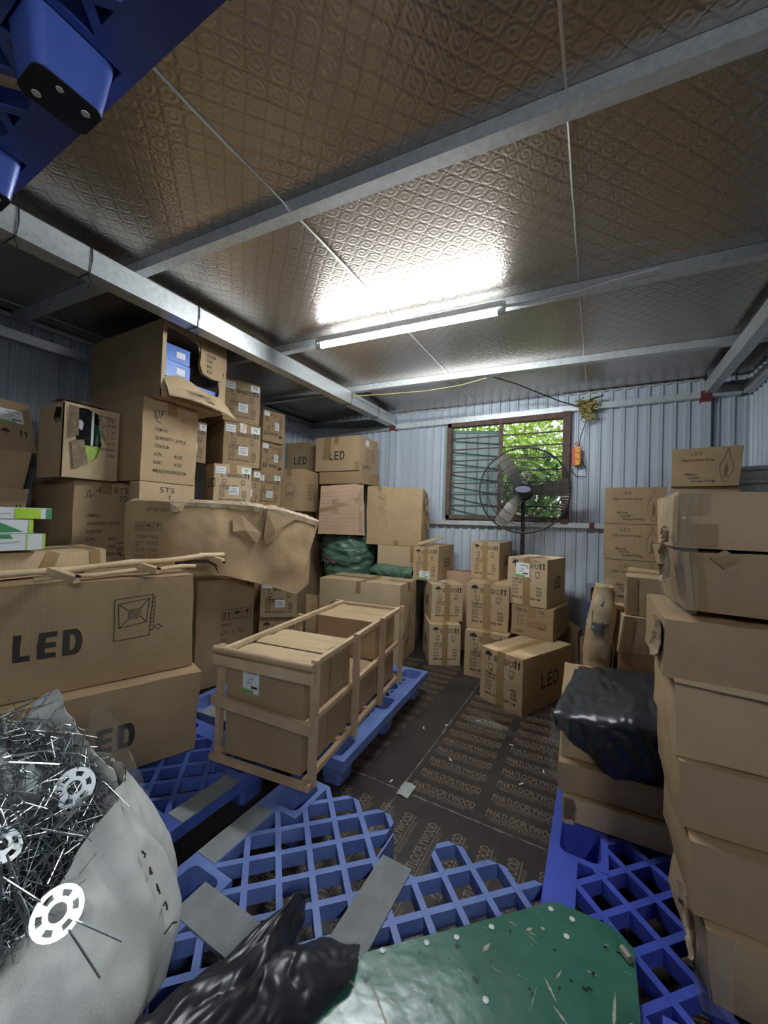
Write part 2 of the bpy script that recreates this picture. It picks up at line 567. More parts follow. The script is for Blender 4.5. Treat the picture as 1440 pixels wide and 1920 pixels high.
WX0, WX1, WZ0, WZ1 = -1.385, -0.245, 1.255, 2.225   # window opening
wall_back = sempty('wall_back')
for a0, a1, z0, z1 in ((XL, -2.10, 0, HC), (-2.10, WX0, 0, HC), (WX0, WX1, 0, WZ0), (WX0, WX1, WZ1, HC), (WX1, 0.74, 0, HC), (0.74, XR, 0, HC)):
    b = MB(); corrugated(b, 'x', YB, a0, a1, z0, z1, face=-1)
    b.build('steel_sheet', WALLP, wall_back)
wall_left = sempty('wall_left')
for a0, a1 in ((YR, -1.0), (-1.0, 0.05), (0.05, 1.1), (1.1, 2.15), (2.15, 3.2), (3.2, YB)):
    b = MB(); corrugated(b, 'y', XL, a0, a1, 0, HC, period=0.105, face=1)
    b.build('steel_sheet', WALLP, wall_left)
wall_right = sempty('wall_right')
for a0, a1 in ((YR, -1.0), (-1.0, 0.05), (0.05, 1.1), (1.1, 2.15), (2.15, 3.2), (3.2, YB)):
    b = MB(); corrugated(b, 'y', XR, a0, a1, 0, HC, face=-1)
    b.build('steel_sheet', WALLP, wall_right)
wall_rear = sempty('wall_rear')
for a0, a1 in ((XL, -2.1), (-2.1, -1.05), (-1.05, 0.0), (0.0, XR)):
    b = MB(); corrugated(b, 'x', YR, a0, a1, 0, HC, face=1)
    b.build('steel_sheet', WALLP, wall_rear)

# ceiling: foil-faced roof panels, one metre wide, running front to back
ceiling = sempty('ceiling')
seams = [XL - 0.06, -3.08, -2.085, -1.09, -0.10, 0.89, XR + 0.02]
for a0, a1 in zip(seams, seams[1:]):
    b = MB(); b.box(a0 + .002, a1 - .002, YR, YB + .05, HC, HC + .05)
    b.build('roof_panel', FOIL, ceiling)
LIP = mat('foil_tape', (0.62, 0.60, 0.56), 0.3, 0.85)
for x in seams[1:-1]:
    b = MB()
    pts = [(x + 0.0022 * mnoise.noise(Vector((x * 9, i * .7, 0))), YR + i * .1, HC - .001) for i in range(66)]
    b.tube(pts, 0.0045, 5)
    b.build('seam_bead', LIP, ceiling)
b = MB(); b.box(XL - .1, XR + .1, YR, YB + .1, HC + .051, HC + .06)
b.build('outer_skin', GALV, ceiling)

def steel(name, a, bb, w, h, up=(0, 0, 1), m=None):
    b = MB(); b.bar(a, bb, w, h, up)
    return struct(b.build(name, m or GALV))
# roof purlins (under the panels) and the two beams they rest on
for i, (y0, y1) in enumerate(((-1.9, -1.62), (-.93, -.65), (.02, .28), (.96, 1.24), (1.97, 2.19), (2.87, 3.14))):
    steel('trim_purlin_%d' % (i + 1), (XL + .03, y0, HC - .026), (XR - .03, y1, HC - .026), .05, .05)
BX = -2.04
BZ = HC - .052 - .055
beam_left = sempty('trim_beam_1')
b = MB(); b.box(BX - .05, BX + .04, YR + .02, YB - .065, BZ - .055, BZ + .055)
b.build('beam', GALV, beam_left)
beam_right = sempty('trim_beam_2')
b = MB(); b.box(.725, .785, YR + .02, YB - .065, BZ - .04, BZ + .055)
b.build('beam', GALV, beam_right)
# girts round the walls
gz = 2.262
girts = (('trim_girt_1', (XL + .03, YB - .043, gz - .02), (0.70, YB - .043, gz + .01), .05, .05),
         ('trim_girt_2', (-1.95, YB - .043, 1.19), (0.70, YB - .043, 1.215), .05, .045),
         ('trim_girt_3', (XL + .045, YR + .05, 2.275), (XL + .045, YB - .08, 2.275), .05, .06),
         ('trim_girt_4', (XR - .045, YR + .05, 2.275), (XR - .045, YB - .08, 2.275), .05, .06),
         ('trim_girt_5', (0.76, YB - .045, 2.285), (XR - .075, YB - .045, 2.285), .06, .075))
for nm, a, c, w, h in girts:
    steel(nm, a, c, w, h)
b = MB(); b.box(XL + .01, XL + .05, YR, YB, HC - .035, HC - .012)
struct(b.build('trim_edge_1', GALV))
for i, x in enumerate((-2.045, 0.735)):
    p = sempty('trim_post_%d' % (i + 1))
    b = MB(); b.box(x - .03, x + .03, YB - .068, YB - .022, 0, BZ - .056)
    b.build('post', WALLP, p)
    b = MB(); b.box(x - .036, x + .036, YB - .078, YB - .018, gz - .05, gz + .035)
    b.build('painted_joint', RED, p)
b = MB(); b.box(-.055, -.015, YB - .0705, YB - .018, 1.185, 1.236)
struct(b.build('trim_joint_1', RED))
# white sealing foam along the top of the back wall
b = MB()
random.seed(4)
for x0, x1 in ((-2.0, -1.45), (-.3, .72)):
    n = int((x1 - x0) / .03)
    b.tube([(x0 + (x1 - x0) * i / n, YB - .022, HC - .012 + .006 * math.sin(i * 2.1)) for i in range(n + 1)], [.006 + .003 * random.random() for _ in range(n + 1)], 6)
struct(b.build('trim_seal_1', WHITEP))

# floor: sheets of film-faced plywood with printed brand rows
floor = sempty('floor')
SX, SY = -.742, 1.575          # seam crossing seen in front of the crate
def sheet(x0, x1, y0, y1, rot, brand=True):
    """rot False: rows of print along x; True: along y"""
    b = MB(); b.box(x0 + .0015, x1 - .0015, y0 + .0015, y1 - .0015, -.018, 0)
    o = b.build('plywood_sheet', PLY, floor)
    if not brand:
        return
    ink = Ink()
    lw, rh = .335, .103
    X0, X1, Y0, Y1 = (x0, x1, y0, y1) if not rot else (y0, y1, x0, x1)
    k = 0
    v = Y0 + .03
    while v + .06 < Y1:
        u = X0 + .03
        while u + lw < X1:
            wx = u if not rot else v
            s = Ink()
            s.text('PHATLOCPLYWOOD', u, v + .030, .038, bold=.012, width=lw - .05)
            s.line([(u, v + .022), (u + lw - .05, v + .022)], .0035)
            s.text('PREMIUM FILM FACED PLYWOOD', u + .02, v + .002, .014, width=lw - .10)
            if rot:
                s.v = [(-(q[1] - v) + v + .066, q[0]) for q in s.v]
                ok = s.v[0][0] < x1
            else:
                ok = True
            if ok and (-2.2 < s.v[0][0] < 1.0) and s.v[0][1] < 3.2:
                ink.add(s.v, s.f)
            u += lw
        v += rh
        k += 1
    bb = MB(); bb.add([(p[0], p[1], .0006) for p in ink.v], ink.f)
    bb.build('printed_rows', PLYINK, o)
sheet(SX, XR, SY, SY + 2.44 if SY + 2.44 < YB else YB, False)
sheet(XL, SX, SY, YB, False)
b = MB(); b.box(XL - .1, XR + .1, YR - .1, YB + .1, -.06, -.02)
b.build('subfloor_light_block', DARKIN, floor)  # dark slab added under the sheets so sky light stays out of the seams
sheet(-1.0, .20, -.85, SY, True)
sheet(.20, XR, -.85, SY, True)
sheet(XL, -1.0, -.85, SY, True, brand=False)
sheet(XL, XR, YR, -.85, False, brand=False)

CHIP = mat('chipped_edge', (.22, .185, .155), .8)
rnd = random.Random(6)
for (xa, ya), (xb, yb) in (((SX, .9), (SX, 3.0)), ((-1.0, SY), (.10, SY))):
    b = MB(); n = 60
    vs_, fs_ = [], []
    for i in range(n + 1):
        x, y = xa + (xb - xa) * i / n, ya + (yb - ya) * i / n
        k = max(.0006, rnd.gauss(.0020, .0014)); q = rnd.gauss(0, .0012)
        if xa == xb:
            vs_ += [(x - k + q, y, .0007), (x + k + q, y, .0007)]
        else:
            vs_ += [(x, y + k + q, .0007), (x, y - k + q, .0007)]
    for i in range(n):
        fs_.append((2 * i, 2 * i + 1, 2 * i + 3, 2 * i + 2))
    b.add(vs_, fs_); b.build('chipped_seam', CHIP, floor)

# window: brown frame, bars, an outward-opening green casement
win = sempty('window_1')
f = MB()
y0, y1 = YB - .060, YB + .012
f.box(WX0 - .01, WX0 + .035, y0, y1, WZ0 - .02, WZ1 + .01)
f.box(WX1 - .04, WX1 + .022, y0 - .012, y1, WZ0 - .04, WZ1 + .02)
f.box(WX0, WX1, y0, y1, WZ1 - .035, WZ1 + .01)
f.box(WX0, WX1, y0, y1, WZ0 - .02, WZ0 + .02)
f.build('frame', RUST, win)
XM = -.845
f = MB(); f.box(XM - .016, XM + .016, y0 + .01, y1 - .01, WZ0, WZ1)
f.build('mullion', RUST, win)
for i in range(7):
    z = WZ0 + .115 + i * .117
    f = MB(); f.box(WX0 + .02, WX1 - .02, y0 + .022, y0 + .036, z - .006, z + .006)
    f.build('bar', BARM, win)
# casement leaf, hinged at the left jamb and swung outwards
leaf = bpy.data.objects.new('casement', None); COL.objects.link(leaf); leaf.parent = win
leaf.location = (WX0 + .03, YB + .03, 0)
leaf.rotation_euler = (0, 0, math.radians(24))
LW = .515
f = MB()
z0, z1 = WZ0 + .0, WZ1 - .045
for x in (0.012, LW - .012):
    f.box(x - .014, x + .014, 0, .026, z0, z1)
for z in (z0 + .014, z1 - .014):
    f.box(0, LW, 0, .026, z - .014, z + .014)
f.build('leaf_frame', GREENP, leaf)
for c in range(4):
    for r in range(1):
        x0 = .026 + c * (LW - .052) / 4
        f = MB(); f.box(x0 + .003, x0 + (LW - .052) / 4 - .003, .010, .016, z0 + .03, z1 - .03)
        f.build('pane', FROST, leaf)
for c in range(1, 4):
    x = .026 + c * (LW - .052) / 4
    f = MB(); f.box(x - .008, x + .008, .002, .022, z0 + .02, z1 - .02)
    f.build('muntin', GREENP, leaf)
for r in range(1, 7):
    z = z0 + (z1 - z0) * r / 7
    f = MB(); f.box(.02, LW - .02, .003, .012, z - .006, z + .006)
    f.build('muntin', GREENP, leaf)
# a run of old green paint beside the window
b = MB(); b.box(WX0 - .055, WX0 - .014, YB - .0185, YB - .0175, 1.24, 2.22)
b.build('paint_run', mat('thin_green_paint', (0.27, 0.38, 0.34), .5), win)

# outside: ground, hedge trees behind the window
b = MB(); b.box(-8, 6, YB + .12, YB + 14, -.4, -.35)
struct(b.build('ground', mottled('bare_ground', (.30, .26, .20), (.16, .17, .10), scale=2)))
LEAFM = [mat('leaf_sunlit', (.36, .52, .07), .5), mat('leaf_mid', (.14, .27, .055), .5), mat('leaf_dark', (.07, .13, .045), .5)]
BARK = mat('bark', (.12, .085, .06), .8)
def tree(label, x, y, z, rx, rz, n, seed, lo=.2, gap=0.0):
    t = thing('tree', label, 'tree', (x, y, -.35), group='trees outside the window')
    rnd = random.Random(seed)
    b = MB(); b.tube([(0, 0, 0), (.05, .02, z * .5), (-.04, .03, z + .2)], [.09, .06, .03], 8)
    for i in range(7):
        a = rnd.uniform(0, 6.28)
        b.tube([(0, 0, z * .6), (math.cos(a) * rx * .4, math.sin(a) * .3, z * .8 + rnd.uniform(-.2, .5)), (math.cos(a) * rx * .8, math.sin(a) * .5, z + rnd.uniform(-.6, .8))], [.03, .02, .008], 5)
    b.build('trunk', BARK, t)
    me = MB()
    mi = []
    for i in range(n):
        while True:
            p = Vector((rnd.uniform(-1, 1), rnd.uniform(-1, 1), rnd.uniform(-1, 1)))
            if p.length < 1 and mnoise.noise(p * 3 + Vector((seed, 0, 0))) > -.28 + gap:
                break
        c = Vector((p.x * rx, p.y * rx * .55, z + p.z * rz))
        l = rnd.uniform(.06, .12)
        d = Vector((rnd.gauss(0, 1), rnd.gauss(0, 1), rnd.gauss(0, .6) - .3)).normalized()
        s = d.cross(Vector((rnd.gauss(0, 1), rnd.gauss(0, 1), rnd.gauss(0, 1)))).normalized() * l * .32
        me.add([c, c + d * l * .5 + s, c + d * l, c + d * l * .5 - s], [(0, 1, 2, 3)])
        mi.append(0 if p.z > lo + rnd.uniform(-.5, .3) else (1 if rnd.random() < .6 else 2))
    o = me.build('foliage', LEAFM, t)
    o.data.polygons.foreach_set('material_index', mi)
    o['kind'] = 'stuff'
tree('bright green tree seen high in the window opening', -1.7, 6.7, 2.75, 1.7, .95, 5200, 3, lo=-.6, gap=-.05)
tree('grey-green shrub showing through the lower window bars', -1.35, 5.2, 1.95, 1.25, .80, 4600, 8, lo=.5, gap=.06)
tree('pale green tree behind the casement edge', -3.4, 8.9, 2.7, 1.6, 1.2, 3600, 11, lo=-.3, gap=-.05)
b = MB(); b.box(-4.5, 2.0, YB + 6.2, YB + 6.3, -.35, 1.75)
struct(b.build('wall_outside', mottled('far_wall', (.55, .48, .44), (.42, .36, .34), scale=3)))

# ------------------------------------------------------------------ cartons
SEED = [0]

def carton(label, x, y, z, th, w, d, h, m=None, seam='y', tape='short', prints=(), stickers=(), off=None, bulge=0.004, noise=0.0022, flaps=True, group='cardboard cartons', ledge=0.0, sub=None, taped=None):
    """carton: Empty at the middle of the front bottom edge; local x right, y back, z up.
    off moves corners (keys like 'LFt'); everything on the carton follows the same bend."""
    SEED[0] += 1
    sd = SEED[0]
    m = m or CARDS[sd % 3]
    off = off or {}
    cs = {k: Vector(off.get(k, (0, 0, 0))) for k in ('LFb', 'RFb', 'LBb', 'RBb', 'LFt', 'RFt', 'LBt', 'RBt')}
    def fn(p):
        U = min(1, max(0, (p.x + w / 2) / w)); V = min(1, max(0, p.y / d)); W = min(1, max(0, p.z / h))
        q = Vector(p)
        for kx, a in (('L', 1 - U), ('R', U)):
            for ky, c in (('F', 1 - V), ('B', V)):
                for kz, e in (('b', 1 - W), ('t', W)):
                    q += cs[kx + ky + kz] * (a * c * e)
        bu = bulge * 4
        q.x += bu * (2 * U - 1) * 4 * V * (1 - V) * W * (1 - W)
        q.y += bu * (2 * V - 1) * 4 * U * (1 - U) * W * (1 - W)
        if noise:
            nv = mnoise.noise_vector(Vector((p.x * 5 + sd * 3.7, p.y * 5, p.z * 5)))
            nf = mnoise.noise_vector(Vector((p.x * 16 + sd * 1.7, p.y * 16, p.z * 16)))
            nv = nv * noise * 1.4 + nf * noise * 0.7
            nv.z *= W
            if W > .995 or W < .005:
                nv.z = 0 if W < .005 else -abs(nv.z)
            q += nv
        return q
    t = thing('carton', label, 'carton', (x, y, z), math.radians(th), group)
    # body
    b = MB()
    nx, ny, nz = (max(4, min(14, int(s / .035))) for s in (w, d, h))
    if sub:
        nx, ny, nz = (int(k * sub) for k in (nx, ny, nz))
    def grid(o, du, dv, nu, nv):
        o, du, dv = Vector(o), Vector(du), Vector(dv)
        vs = [o + du * (i / nu) + dv * (j / nv) for j in range(nv + 1) for i in range(nu + 1)]
        k = nu + 1
        b.add(vs, [(j * k + i, j * k + i + 1, (j + 1) * k + i + 1, (j + 1) * k + i) for j in range(nv) for i in range(nu)])
    ht = h - (.004 if flaps else 0)
    grid((-w / 2, 0, 0), (w, 0, 0), (0, 0, ht), nx, nz)
    grid((w / 2, 0, 0), (0, d, 0), (0, 0, ht), ny, nz)
    grid((w / 2, d, 0), (-w, 0, 0), (0, 0, ht), nx, nz)
    grid((-w / 2, d, 0), (0, -d, 0), (0, 0, ht), ny, nz)
    grid((-w / 2, 0, ht), (w, 0, 0), (0, d, 0), nx, ny)
    grid((-w / 2, d, 0), (w, 0, 0), (0, -d, 0), nx, ny)
    o = b.build('body', m, t, None, fn)
    bm = bmesh.new(); bm.from_mesh(o.data)
    bmesh.ops.remove_doubles(bm, verts=bm.verts, dist=1e-5)
    bm.to_mesh(o.data); bm.free()
    o.data.polygons.foreach_set('use_smooth', [True] * len(o.data.polygons))
    o.data.set_sharp_from_angle(angle=math.radians(32))
    # top flaps meeting in the seam
    def slab(x0, x1, y0, y1, z0, z1, n=7):
        f = MB()
        for i in range(n):
            for j in range(n if seam == 'y' else n):
                pass
        vs = []
        for zz in (z0, z1):
            for j in range(n + 1):
                for i in range(n + 1):
                    vs.append((x0 + (x1 - x0) * i / n, y0 + (y1 - y0) * j / n, zz))
        k = n + 1; q = k * k
        fs = []
        for j in range(n):
            for i in range(n):
                a = j * k + i
                fs.append((q + a, q + a + 1, q + a + k + 1, q + a + k))
                fs.append((a, a + k, a + k + 1, a + 1))
        for i in range(n):
            fs.append((i, i + 1, q + i + 1, q + i))
            fs.append((n * k + i + 1, n * k + i, q + n * k + i, q + n * k + i + 1))
            fs.append(((i + 1) * k, i * k, q + i * k, q + (i + 1) * k))
            fs.append((i * k + n, (i + 1) * k + n, q + (i + 1) * k + n, q + i * k + n))
        f.add(vs, fs)
        return f
    if flaps:
        g = .0022
        if seam == 'y':
            parts = ((-w / 2, -g, 0, d), (g, w / 2, 0, d))
        else:
            parts = ((-w / 2, w / 2, 0, d / 2 - g), (-w / 2, w / 2, d / 2 + g, d))
        for x0, x1, y0, y1 in parts:
            slab(x0, x1, y0, y1, h - .004, h).build('flap', m, t, None, fn)
    # tape along the seam and down the ends
    def strip(pts, wv, nrm, parent=t, name='tape', mm=TAPE):
        """ribbon along a polyline on the surface; wv = half-width vector; nrm = lift"""
        wv, nrm = Vector(wv), Vector(nrm)
        vs, fs = [], []
        P = []
        for a, c in zip(pts, pts[1:]):
            a, c = Vector(a), Vector(c)
            k = max(1, int((c - a).length / .05))
            P += [a + (c - a) * (i / k) for i in range(k)]
        P.append(Vector(pts[-1]))
        for p in P:
            vs += [p - wv, p, p + wv]
        for i in range(len(P) - 1):
            fs += [(i * 3, i * 3 + 1, i * 3 + 4, i * 3 + 3), (i * 3 + 1, i * 3 + 2, i * 3 + 5, i * 3 + 4)]
        f = MB(); f.add(vs, fs)
        return f.build(name, mm, parent, None, fn)
    e = .0016
    if tape:
        tw = min(.03, w * .09)
        dn = h * .98 if tape == 'full' else min(.075, h * .35)
        if seam == 'y':
            strip([(0, -e, h - dn), (0, -e, h + e), (0, d + e, h + e), (0, d + e, h - min(dn, .08))], (tw, 0, 0), (0, 0, 0))
        else:
            strip([(w / 2 + e, d / 2, h - dn), (w / 2 + e, d / 2, h + e), (-w / 2 - e, d / 2, h + e), (-w / 2 - e, d / 2, h - dn)], (0, tw, 0), (0, 0, 0))
    for face, u0, v0, u1, v1, tw in (taped or ()):
        a, c = pmap(face, u0, v0, w, d, h, .0022), pmap(face, u1, v1, w, d, h, .0022)
        n = {'front': Vector((0, -1, 0)), 'right': Vector((1, 0, 0)), 'left': Vector((-1, 0, 0)), 'top': Vector((0, 0, 1))}[face]
        strip([a, c], (c - a).normalized().cross(n) * tw, (0, 0, 0))
    # print
    for kind in prints:
        face, mk = kind[0], kind[1]
        ink = Ink()
        fw = w if face in ('front', 'top') else d
        fh = d if face == 'top' else h
        mk(ink, fw, fh)
        col = kind[2] if len(kind) > 2 else INK
        vs, fs = subdivide_ink(ink)
        f = MB(); f.add([pmap(face, u, v, w, d, h, .0012) for u, v in vs], fs)
        f.build('print', col, t, None, fn)
    for s in stickers:
        face, u, v, sw, sh = s[:5]
        style = s[5] if len(s) > 5 else 'plain'
        sticker(t, fn, face, u, v, sw, sh, style, w, d, h)
    t['fn'] = 0
    del t['fn']
    return t, fn

def subdivide_ink(ink, mx=.05):
    """split long quads so that print follows a bent face"""
    vs, fs = list(ink.v), []
    for f in ink.f:
        if len(f) == 4:
            a, b, c, d = (Vector((*vs[i], 0)) for i in f)
            l = max((a - d).length, (b - c).length)
            k = int(l / mx)
            if k >= 1:
                k += 1
                ids = []
                for i in range(k + 1):
                    p, q = a.lerp(d, i / k), b.lerp(c, i / k)
                    vs += [(p.x, p.y), (q.x, q.y)]
                    ids.append((len(vs) - 2, len(vs) - 1))
                for (p, q), (r, s) in zip(ids, ids[1:]):
                    fs.append((p, q, s, r))
                continue
        fs.append(f)
    return vs, fs

def pmap(face, u, v, w, d, h, e):
    if face == 'front':
        return Vector((u - w / 2, -e, v))
    if face == 'right':
        return Vector((w / 2 + e, u, v))
    if face == 'left':
        return Vector((-w / 2 - e, d - u, v))
    return Vector((u - w / 2, v, h + e))

def sticker(t, fn, face, u, v, sw, sh, style, w, d, h):
    f = MB()
    n = 3
    vs = [pmap(face, u + sw * i / n, v + sh * j / n, w, d, h, .0020) for j in range(n + 1) for i in range(n + 1)]
    k = n + 1
    f.add(vs, [(j * k + i, j * k + i + 1, (j + 1) * k + i + 1, (j + 1) * k + i) for j in range(n) for i in range(n)])
    st = f.build('label_sticker', LABEL, t, None, fn)
    if style == 'blank':
        return
    ink = Ink()
    if style == 'tt':
        ink.text('TT', u + sw * .28, v + sh * .30, sh * .42, bold=.03, width=sw * .44)
    elif style in ('lines', 'faint'):
        rnd = random.Random(int(u * 1e4) + int(h * 1e4))
        for i in range(4 if style == 'lines' else 2):
            vv = v + sh * ((.78 - i * .2) if style == 'lines' else (.66 - i * .38))
            uu = u + sw * .1
            while uu < u + sw * .82:
                l = sw * rnd.uniform(.03, .10)
                ink.rect(uu, vv, min(l, u + sw * .9 - uu), sh * .075)
                uu += l + sw * .03
    elif style == 'green':
        ink.text('1884568', u + sw * .28, v + sh * .76, sh * .13, width=sw * .62)
        ink.text('1-2.80', u + sw * .25, v + sh * .52, sh * .09, width=sw * .4)
        ink.text('28/05', u + sw * .25, v + sh * .36, sh * .09, width=sw * .3)
        ink.rect(u + sw * .52, v + sh * .20, sw * .38, sh * .09)
        g = MB(); g.add([pmap(face, a, c, w, d, h, .0026) for a, c in ((u, v), (u + sw * .68, v), (u + sw * .68, v + sh * .13), (u, v + sh * .17))], [(0, 1, 2, 3)])
        g.build('green_band', LABELG, st, None, fn)
    g = MB(); g.add([pmap(face, a, c, w, d, h, .0026) for a, c in ink.v], ink.f)
    g.build('label_print', INK, st, None, fn)

# ---- the printed designs
def pr_small(ink, w, h):
    k = w / .30
    ink.umbrella(.060 * k, h * .80, .055 * k)
    ink.text('HANDLE WITH', .10 * k, h * .855, .0165 * k, bold=.012, width=.105 * k)
    ink.text('KEEP FROM WET', .10 * k, h * .80, .0165 * k, bold=.012, width=.105 * k)
    ink.line([(.212 * k, h * .885), (.212 * k, h * .83), (.225 * k, h * .80), (.238 * k, h * .83), (.238 * k, h * .885), (.212 * k, h * .885)], .004)
    for u in (.252, .275):
        ink.arrow(u * k, h * .79, .052 * k)
    for u in (.065, .215):
        ink.frame(u * k, h * .63, .028 * k, h * .10, .003)
        ink.line([(u * k + .004, h * .60), (u * k + .024 * k, h * .60)], .003)
    for s, v in (('ITEM NO. 50W', .52), ('COLOR:', .455), ('QTY:', .37), ('N.W.', .30), ('G.W.', .23)):
        ink.text(s, .04 * k, h * v, .0155 * k, bold=.012)
    ink.text('MEAS: 46X23.5X28.5 CM', .04 * k, h * .14, .0155 * k, bold=.012, width=.215 * k)
    for s, v in (('PCS', .37), ('KGS', .30), ('KGS', .23)):
        ink.text(s, .225 * k, h * v, .0155 * k, bold=.012)

def pr_led(u0=.32, v0=.35, s=.27, wd=.2, t=.15):
    def mk(ink, w, h):
        ink.led(w * u0, h * v0, wd, h * s, t)
    return mk

def pr_tt(ink, w, h):
    pr_small(ink, w, h * .86)
    ink.text('12T', w * .40, h * .83, h * .10, shear=.3, width=w * .2)

def pr_tt_up(ink, w, h):
    a = Ink(); pr_small(a, w, h * .86)
    ink.add([(w - u, h - v) for u, v in a.v], a.f)

def pr_item(ink, w, h, v0=.62, s=.03):
    k = s * 1.75
    v = h * v0
    for i, t in enumerate(('ITEM NO', 'QUANTITY: 20 PCS', 'COLOUR:', 'G.W.:', 'N.W.:', 'MEAS:74X35X55CM')):
        ink.text(t, w * .20, v - i * k, s * .72, bold=.012, width=w * (.22, .56, .26, .15, .15, .60)[i])
    for i in (3, 4):
        ink.text('KGS', w * .56, v - i * k, s * .72, bold=.012, width=w * .15)

def pr_D(ink, w, h):
    pr_item(ink, w, h, .56, .026)
    ink.line([(w * .17 + a * .02, h * .78 + c * .02) for a, c in ((0, 0), (.6, .9), (.3, 1.6), (1, 2.4), (1.2, .4), (2.0, 1.4))], .0035)
    ink.text('-L91', w * .32, h * .855, .040, shear=.1, width=.085)
    ink.text('5T5', w * .62, h * .865, .036, shear=.1, width=.085)
    ink.text('TO', w * .72, h * .765, .034, width=.05)
    ink.line([(w * .72, h * .24), (w * .86, h * .24), (w * .93, h * .22), (w * .98, h * .34)], .005)
    ink.line([(w * .80 + math.cos(t / 3) * .022, h * .15 + math.sin(t / 3) * .012 + t * .0007) for t in range(20)], .005)
    ink.line([(w * .78, h * .08), (w * .95, h * .09)], .005)
    ink.line([(w * .86, h * .02), (w * .87, h * .05)], .006)

def pr_B(ink, w, h):
    pr_item(ink, w, h, .62, .028)
    ink.text('(1F', w * .18, h * .78, .05, shear=.3, width=.06)
    ink.line([(w * .18, h * .87), (w * .24, h * .74), (w * .30, h * .72)], .004)
    ink.line([(w * .66, h * .80), (w * .70, h * .83), (w * .73, h * .80), (w * .70, h * .79)], .003)

def pr_C(ink, w, h):
    a = Ink(); pr_item(a, w, h, .40, .020)
    ink.add([(w * .62 + (w * .76 - u) * .55, h * .78 - v) for u, v in a.v], a.f)
    ink.text('220V', w * .60, h * .84, .035, shear=.2, width=.09)

def icons(ink, u, v, s, which='AUG'):
    for i, c in enumerate(which):
        x = u + i * s * 1.25
        ink.frame(x, v, s, s * 1.15, s * .06)
        if c == 'A':
            ink.arrow(x + s * .3, v + s * .22, s * .75); ink.arrow(x + s * .7, v + s * .22, s * .75)
            ink.line([(x + s * .15, v + s * .15), (x + s * .85, v + s * .15)], s * .06)
        elif c == 'U':
            ink.umbrella(x + s * .5, v + s * .2, s * .75)
        else:
            ink.glass(x + s * .5, v + s * .15, s * .8)

def pr_M(ink, w, h):
    icons(ink, w * .42, h * .61, w * .15, 'AUG')
    ink.text('ITEM NO.', w * .40, h * .54, .024, width=w * .2)
    ink.text('QTY:  25   PCS', w * .40, h * .47, .024, width=w * .42)
    ink.text('G.W.', w * .40, h * .40, .024, width=w * .12)
    ink.line([(w * .85, h * .95), (w * .92, h * .92), (w * .88, h * .96), (w * .95, h * .93)], .004)

def pr_G(ink, w, h):
    icons(ink, w * .25, h * .55, w * .16, 'AUG')
    for i in range(4):
        ink.text(('ITEM NO', 'QTY: 25 PCS', 'G.W.: KGS', 'N.W.: KGS')[i], w * .25, h * (.42 - i * .10), .02, width=w * .5)

def pr_lamp(ink, w, h):
    """LED in heavy capitals and an outline of a floodlight"""
    ink.led(w * .245, h * .34, w * .245, h * .235, .21)
    u, v, s = w * .615, h * .40, h * .50
    t = .0035
    ink.line([(u, v), (u + s * .62, v + s * .02), (u + s * .66, v + s * .86), (u + s * .02, v + s * .80), (u, v)], t)
    ink.line([(u + s * .08, v + s * .24), (u + s * .56, v + s * .30), (u + s * .60, v + s * .78), (u + s * .08, v + s * .70), (u + s * .08, v + s * .24)], t)
    ink.line([(u + s * .08, v + s * .24), (u + s * .24, v + s * .40)], t)
    ink.line([(u + s * .56, v + s * .30), (u + s * .46, v + s * .42)], t)
    ink.line([(u + s * .60, v + s * .78), (u + s * .46, v + s * .60)], t)
    ink.line([(u + s * .08, v + s * .70), (u + s * .24, v + s * .56)], t)
    for i in range(6):
        ink.line([(u + s * .24, v + s * (.40 + i * .032)), (u + s * .46, v + s * (.42 + i * .034))], t * .8)
    for i in range(9):
        ink.line([(u + s * .64, v + s * (.12 + i * .08)), (u + s * .70, v + s * (.13 + i * .08)), (u + s * .70, v + s * (.18 + i * .08))], t)
    ink.line([(u + s * .66, v + s * .10), (u + s * .78, v + s * .22), (u + s * .86, v + s * .16), (u + s * .76, v + s * .10)], t)

def pr_ledlow(ink, w, h):
    ink.led(w * .455, h * .30, w * .245, h * .28, .21)

def pr_hp(ink, w, h):
    ink.text('L E D', w * .28, h * .80, h * .085, bold=.02, width=w * .17)
    ink.text('High power lamp', w * .13, h * .655, h * .07, shear=.35, bold=.01, width=w * .50)
    for i, s in enumerate(('Efficiency', 'Security', 'Energy Saving')):
        ink.text(s, w * (.20 + .05 * i), h * (.28 - .085 * i), h * .06, shear=.3, bold=.012, width=w * (.20, .19, .36)[i])

def pr_hpbulb(ink, w, h):
    c = w * .80
    pr = [(0, .94), (.012, .88), (.04, .72), (.085, .58), (.10, .45), (.085, .33), (.045, .22), (.04, .12), (.0, .09)]
    for sg in (-1, 1):
        ink.line([(c + sg * a * w, h * v) for a, v in pr], .0028)
    ink.line([(c - .04 * w, h * .22), (c + .04 * w, h * .22)], .0028)
    ink.poly([(c - .02 * w, h * .24), (c + .02 * w, h * .24), (c + .028 * w, h * .42), (c, h * .60), (c - .028 * w, h * .42)])

def pr_bulbbox(ink, w, h):
    c, v = w * .55, h * .42
    ink.line([(c - .045, v), (c - .045, v + .06)] + [(c - math.cos(t) * .045, v + .06 + math.sin(t) * .04) for t in [math.pi * i / 8 for i in range(9)]] + [(c + .045, v)], .003)
    ink.line([(c - .045, v), (c - .01, v - .07), (c + .01, v - .07), (c + .045, v)], .003)
    for i in range(3):
        ink.line([(c - .04, v + .004 - i * .012), (c + .04, v + .004 - i * .012)], .004)

def pr_side(ink, w, h):
    for i in range(5):
        ink.text(('ITEM NO.', 'QTY:  PCS', 'G.W.  KGS', 'N.W.  KGS', 'MEAS: CM')[i], w * .30, h * (.62 - i * .085), .018, width=w * .5)

